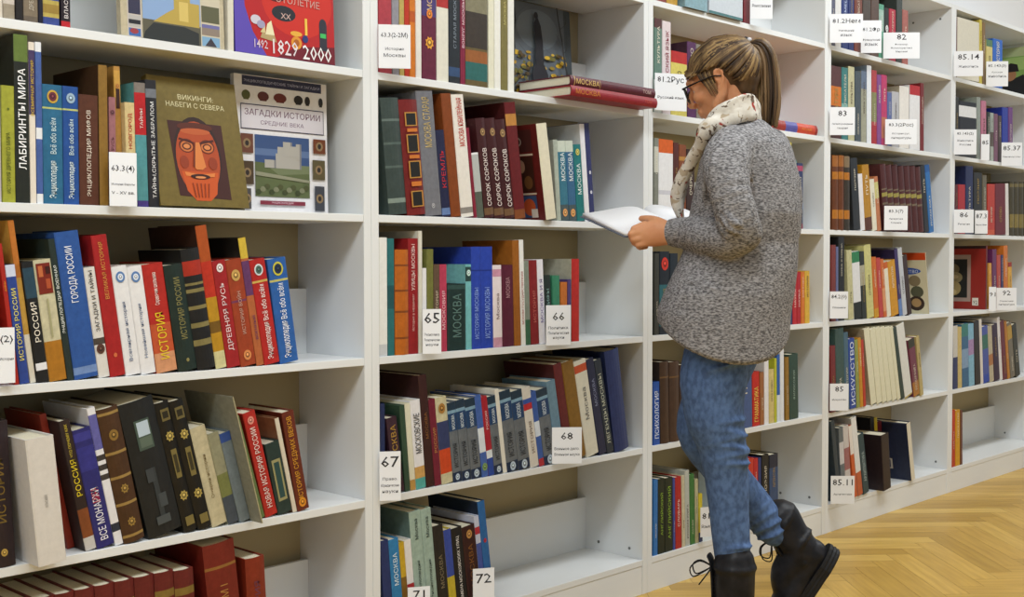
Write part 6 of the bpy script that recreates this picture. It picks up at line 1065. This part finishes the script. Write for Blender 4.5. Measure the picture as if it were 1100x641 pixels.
g.build('jumper', KNIT, person, .0045, 3)
# --- jeans ---
g = Geo()
g.chain(NL[:7]+[(-0.0079,-0.0300,0.2218)], NR[:7]+[.043], 26, ref=(0, 1, 0), smooth=4); g.chain(FL, FR, 24, ref=(0, 1, 0), smooth=4)
g.ell((-0.0133,0.0300,0.8251), (.13, .13, .09), None, 24, 14)
def wrap(c, r, tilt, wdt=2.6, a0=2.6, n=9):
    c = Vector(c); pts = []
    for i in range(n):
        t = a0+wdt*i/(n-1); pts.append(c+Vector((r*math.cos(t), r*math.sin(t), tilt*math.cos(t)+.004*math.sin(3*t))))
    g.chain(pts, [.002]+[.0042]*(n-2)+[.002], 8, smooth=2)
for py, px, r, tl in ((452, 769, .072, .012), (461, 772, .069, -.01), (470, 774, .066, .014), (478, 776, .063, -.004), (488, 778, .06, .012), (497, 779, .058, .004), (392, 770, .083, .02), (588, 787, .0455, .006), (597, 788, .0445, -.008), (605, 789, .044, .006)):
    dy = -.034; s_ = (3.0+dy)/1282.34
    wrap(((px-790)*s_, dy, 1+(278-py)*s_), r, tl, 2.9, 3.1)
for k in range(5):
    a = Vector(FL[4]).lerp(Vector(FL[5]), k/4.2); d = (Vector(FL[5])-Vector(FL[4])).normalized(); s1 = d.cross(Vector((0, 1, 0))).normalized()
    g.chain([a+s1*(.0475*math.cos(t))+Vector((0, .0475*math.sin(t), 0))+d*(.006*math.sin(t*2+k)) for t in [2.9+.45*i for i in range(8)]], [.002]+[.004]*6+[.002], 8, smooth=2)
g.build('jeans', DENIM, person, .0052, 4)
# --- boots ---
def boot(org, phi, yaw, shaft, ln, name='boot'):
    R = Matrix.Rotation(yaw, 3, 'Z') @ Matrix.Rotation(-phi, 3, 'Y'); O_ = Vector(org); X = lambda p: O_+R @ Vector(p)
    sd = Vector((math.sin(shaft), 0, math.cos(shaft))); an = Vector((.035, 0, .088))
    root = Geo(); root.chain([(.05, 0, .055), (0, 0, .058), (-.06, 0, .05), (-.115, 0, .045), (-.14, 0, .042)], [(.042, .04), (.042, .045), (.046, .04), (.044, .034), (.036, .028)], 20, xf=X)
    root.chain([(-.07, 0, .062), (-.03, 0, .085), an, an+sd*.05, an+sd*ln], [.034, .042, .05, .05, .052], 20, ref=(0, 1, 0), xf=X)
    root.chain([an+sd*(ln-.008)+Vector((.052*math.cos(t), .052*math.sin(t), 0)) for t in [6.2832*i/20 for i in range(21)]], [.0055]*21, 8, smooth=0, xf=X)
    root.chain([(.02, -.047, .07), (.045, -.02, .1), (.05, .02, .1), (.02, .047, .07)], [.006]*4, 8, xf=X)
    root.chain([an+sd*.02+Vector((-.03, -.036, -.004)), an+sd*.03+Vector((.02, -.05, -.008)), an+sd*.02+Vector((.055, 0, -.01)), an+sd*.03+Vector((.02, .05, -.008))], [.004, .007, .006, .006], 8, xf=X)
    root.chain([(-.09, -.04, .04), (-.085, 0, .085), (-.09, .04, .04)], [.004]*3, 8, xf=X)
    b = root.build(name, LEATHER, person, .005, 3)
    out = []
    for k in range(30):
        t = 6.2832*k/30; x = math.cos(t); yy = math.sin(t)
        out.append((-.04+.138*math.copysign(abs(x)**.85, x), (.047-(.006 if -.2 < x < .4 else 0))*math.copysign(abs(yy)**.8, yy)))
    V = []; Fc = []; n = 30
    for z, s_ in ((0, .97), (.004, 1), (.01, .985), (.014, 1.01), (.02, .985), (.024, 1.01), (.032, 1.0)):
        V += [X((x*s_, y*s_, z)) for x, y in out]
    for r_ in range(6):
        for j in range(n):
            k = (j+1) % n; Fc.append((r_*n+j, r_*n+k, (r_+1)*n+k, (r_+1)*n+j))
    Fc.append(tuple(reversed(range(n)))); Fc.append(tuple(6*n+j for j in range(n)))
    mesh('sole', V, Fc, RUBBER, None, b)
    lc = Geo()
    for k in range(6):
        f = .02+k*(ln-.03)/5; p = an+sd*f; e = .003*k
        q = Vector((-.052, 0, 0)) if k > 0 else Vector((-.05, 0, 0))
        lc.chain([p+Vector((-.045, -.02, -.004)), p+Vector((-.055, 0, .004)), p+Vector((-.045, .02, .01))], [.0022]*3, 6, xf=X)
        lc.chain([p+Vector((-.045, .02, -.004)), p+Vector((-.056, 0, .005)), p+Vector((-.045, -.02, .01))], [.0022]*3, 6, xf=X)
    kn = an+sd*(ln-.012)+Vector((-.056, 0, 0))
    lc.ell(kn, (.006, .008, .006), X, 10, 8)
    for s_ in (-1, 1):
        lc.chain([kn, kn+Vector((-.03, s_*.006, .012)), kn+Vector((-.052, s_*.018, -.004)), kn+Vector((-.045, s_*.016, -.026)), kn+Vector((-.02, s_*.006, -.014)), kn], [.0018]*6, 6, smooth=4, xf=X)
        lc.chain([kn, kn+Vector((-.012, s_*.006, -.02)), kn+Vector((-.03, s_*.014, -.045))], [.0018]*3, 6, xf=X)
    lc.build('laces', mat('0c0c0e', .7, 'lace'), b)
    # tongue
    tg = Geo(); tg.chain([an+sd*.03+Vector((-.05, 0, 0)), an+sd*(ln-.01)+Vector((-.055, 0, 0)), an+sd*(ln+.016)+Vector((-.064, 0, 0))], [(.026, .005), (.027, .005), (.024, .004)], 14, ref=(1, 0, 0), xf=X); tg.build('tongue', LEATHER, b)
boot(Vector((-0.0056,-0.0300,0.0087))+Vector((-.034, .0, .001)), 0, -.35, 0, .142)
hp = Vector((0.3026,0.1300,0.2287)); phi = 1.0
boot(hp-Vector((.095*math.cos(phi), 0, .095*math.sin(phi))), phi, -.05, .5, .1)
# --- open book in her hands ---
A_ = Vector((-0.3748,0.1500,1.1204)); B_ = Vector((-0.2742,0.0200,1.0659)); C_ = Vector((-0.2121,0.2000,1.1285)); S_ = B_+(C_-A_)
R_ = C_+Vector((-0.1008,0.3000,1.1441))-Vector((-0.2121,0.2000,1.1285)); RB = R_+(B_-A_)
wm = cam.matrix_world
PM = Matrix.Translation(Vector((2.5533,-0.4905,0.0))) @ Matrix.Rotation(-YAW, 4, 'Z')
ob = empty('open_book', PM @ ((S_+C_)/2), (0, 0, 0), label='open book with blank white pages held by the reader', category='book')
off = ob.location.copy()
W2 = lambda v: (PM @ v)-off
nrm = (A_-C_).cross(B_-A_).normalized()
if nrm.z < 0: nrm = -nrm
def page_side(C0_, S0_, A0_, B0_, name):
    n = 12; V = []; Fc = []; th_ = .009
    nn = (A0_-C0_).cross(B0_-A0_).normalized()
    if nn.z < 0: nn = -nn
    for j in range(n+1):
        t = j/n; up_ = .016*math.sin(math.pi*min(1, t*1.1)**.6)*(1-t*.55)
        if j == 0: up_ = -.004
        for e0, e1 in ((C0_, A0_), (S0_, B0_)):
            p = e0.lerp(e1, t)
            V += [W2(p+nn*up_), W2(p-nn*th_)]
    for j in range(n):
        b = j*4; c = b+4
        Fc += [(b, b+2, c+2, c), (b+1, c+1, c+3, b+3), (b, c, c+1, b+1), (b+2, b+3, c+3, c+2)]
    Fc += [(0, 1, 3, 2), (n*4, n*4+2, n*4+3, n*4+1)]
    mesh(name, V, Fc, mat('f2f3f6', .7, 'leaf'), None, ob, True)
    V = [];
    d0 = (A0_-C0_).normalized()*.004; d1 = (B0_-A0_).normalized()*.004
    for p in (C0_-d1, A0_+d0-d1, B0_+d0+d1, S0_+d1):
        V += [W2(p-nn*(th_+.0005)), W2(p-nn*(th_+.003))]
    mesh('cover', V, [(0, 2, 4, 6), (1, 7, 5, 3), (0, 1, 3, 2), (2, 3, 5, 4), (4, 5, 7, 6), (6, 7, 1, 0)], mat('6c7486', .5), None, ob)
page_side(C_, S_, A_, B_, 'page_block'); page_side(C_, S_, R_, RB, 'page_block')
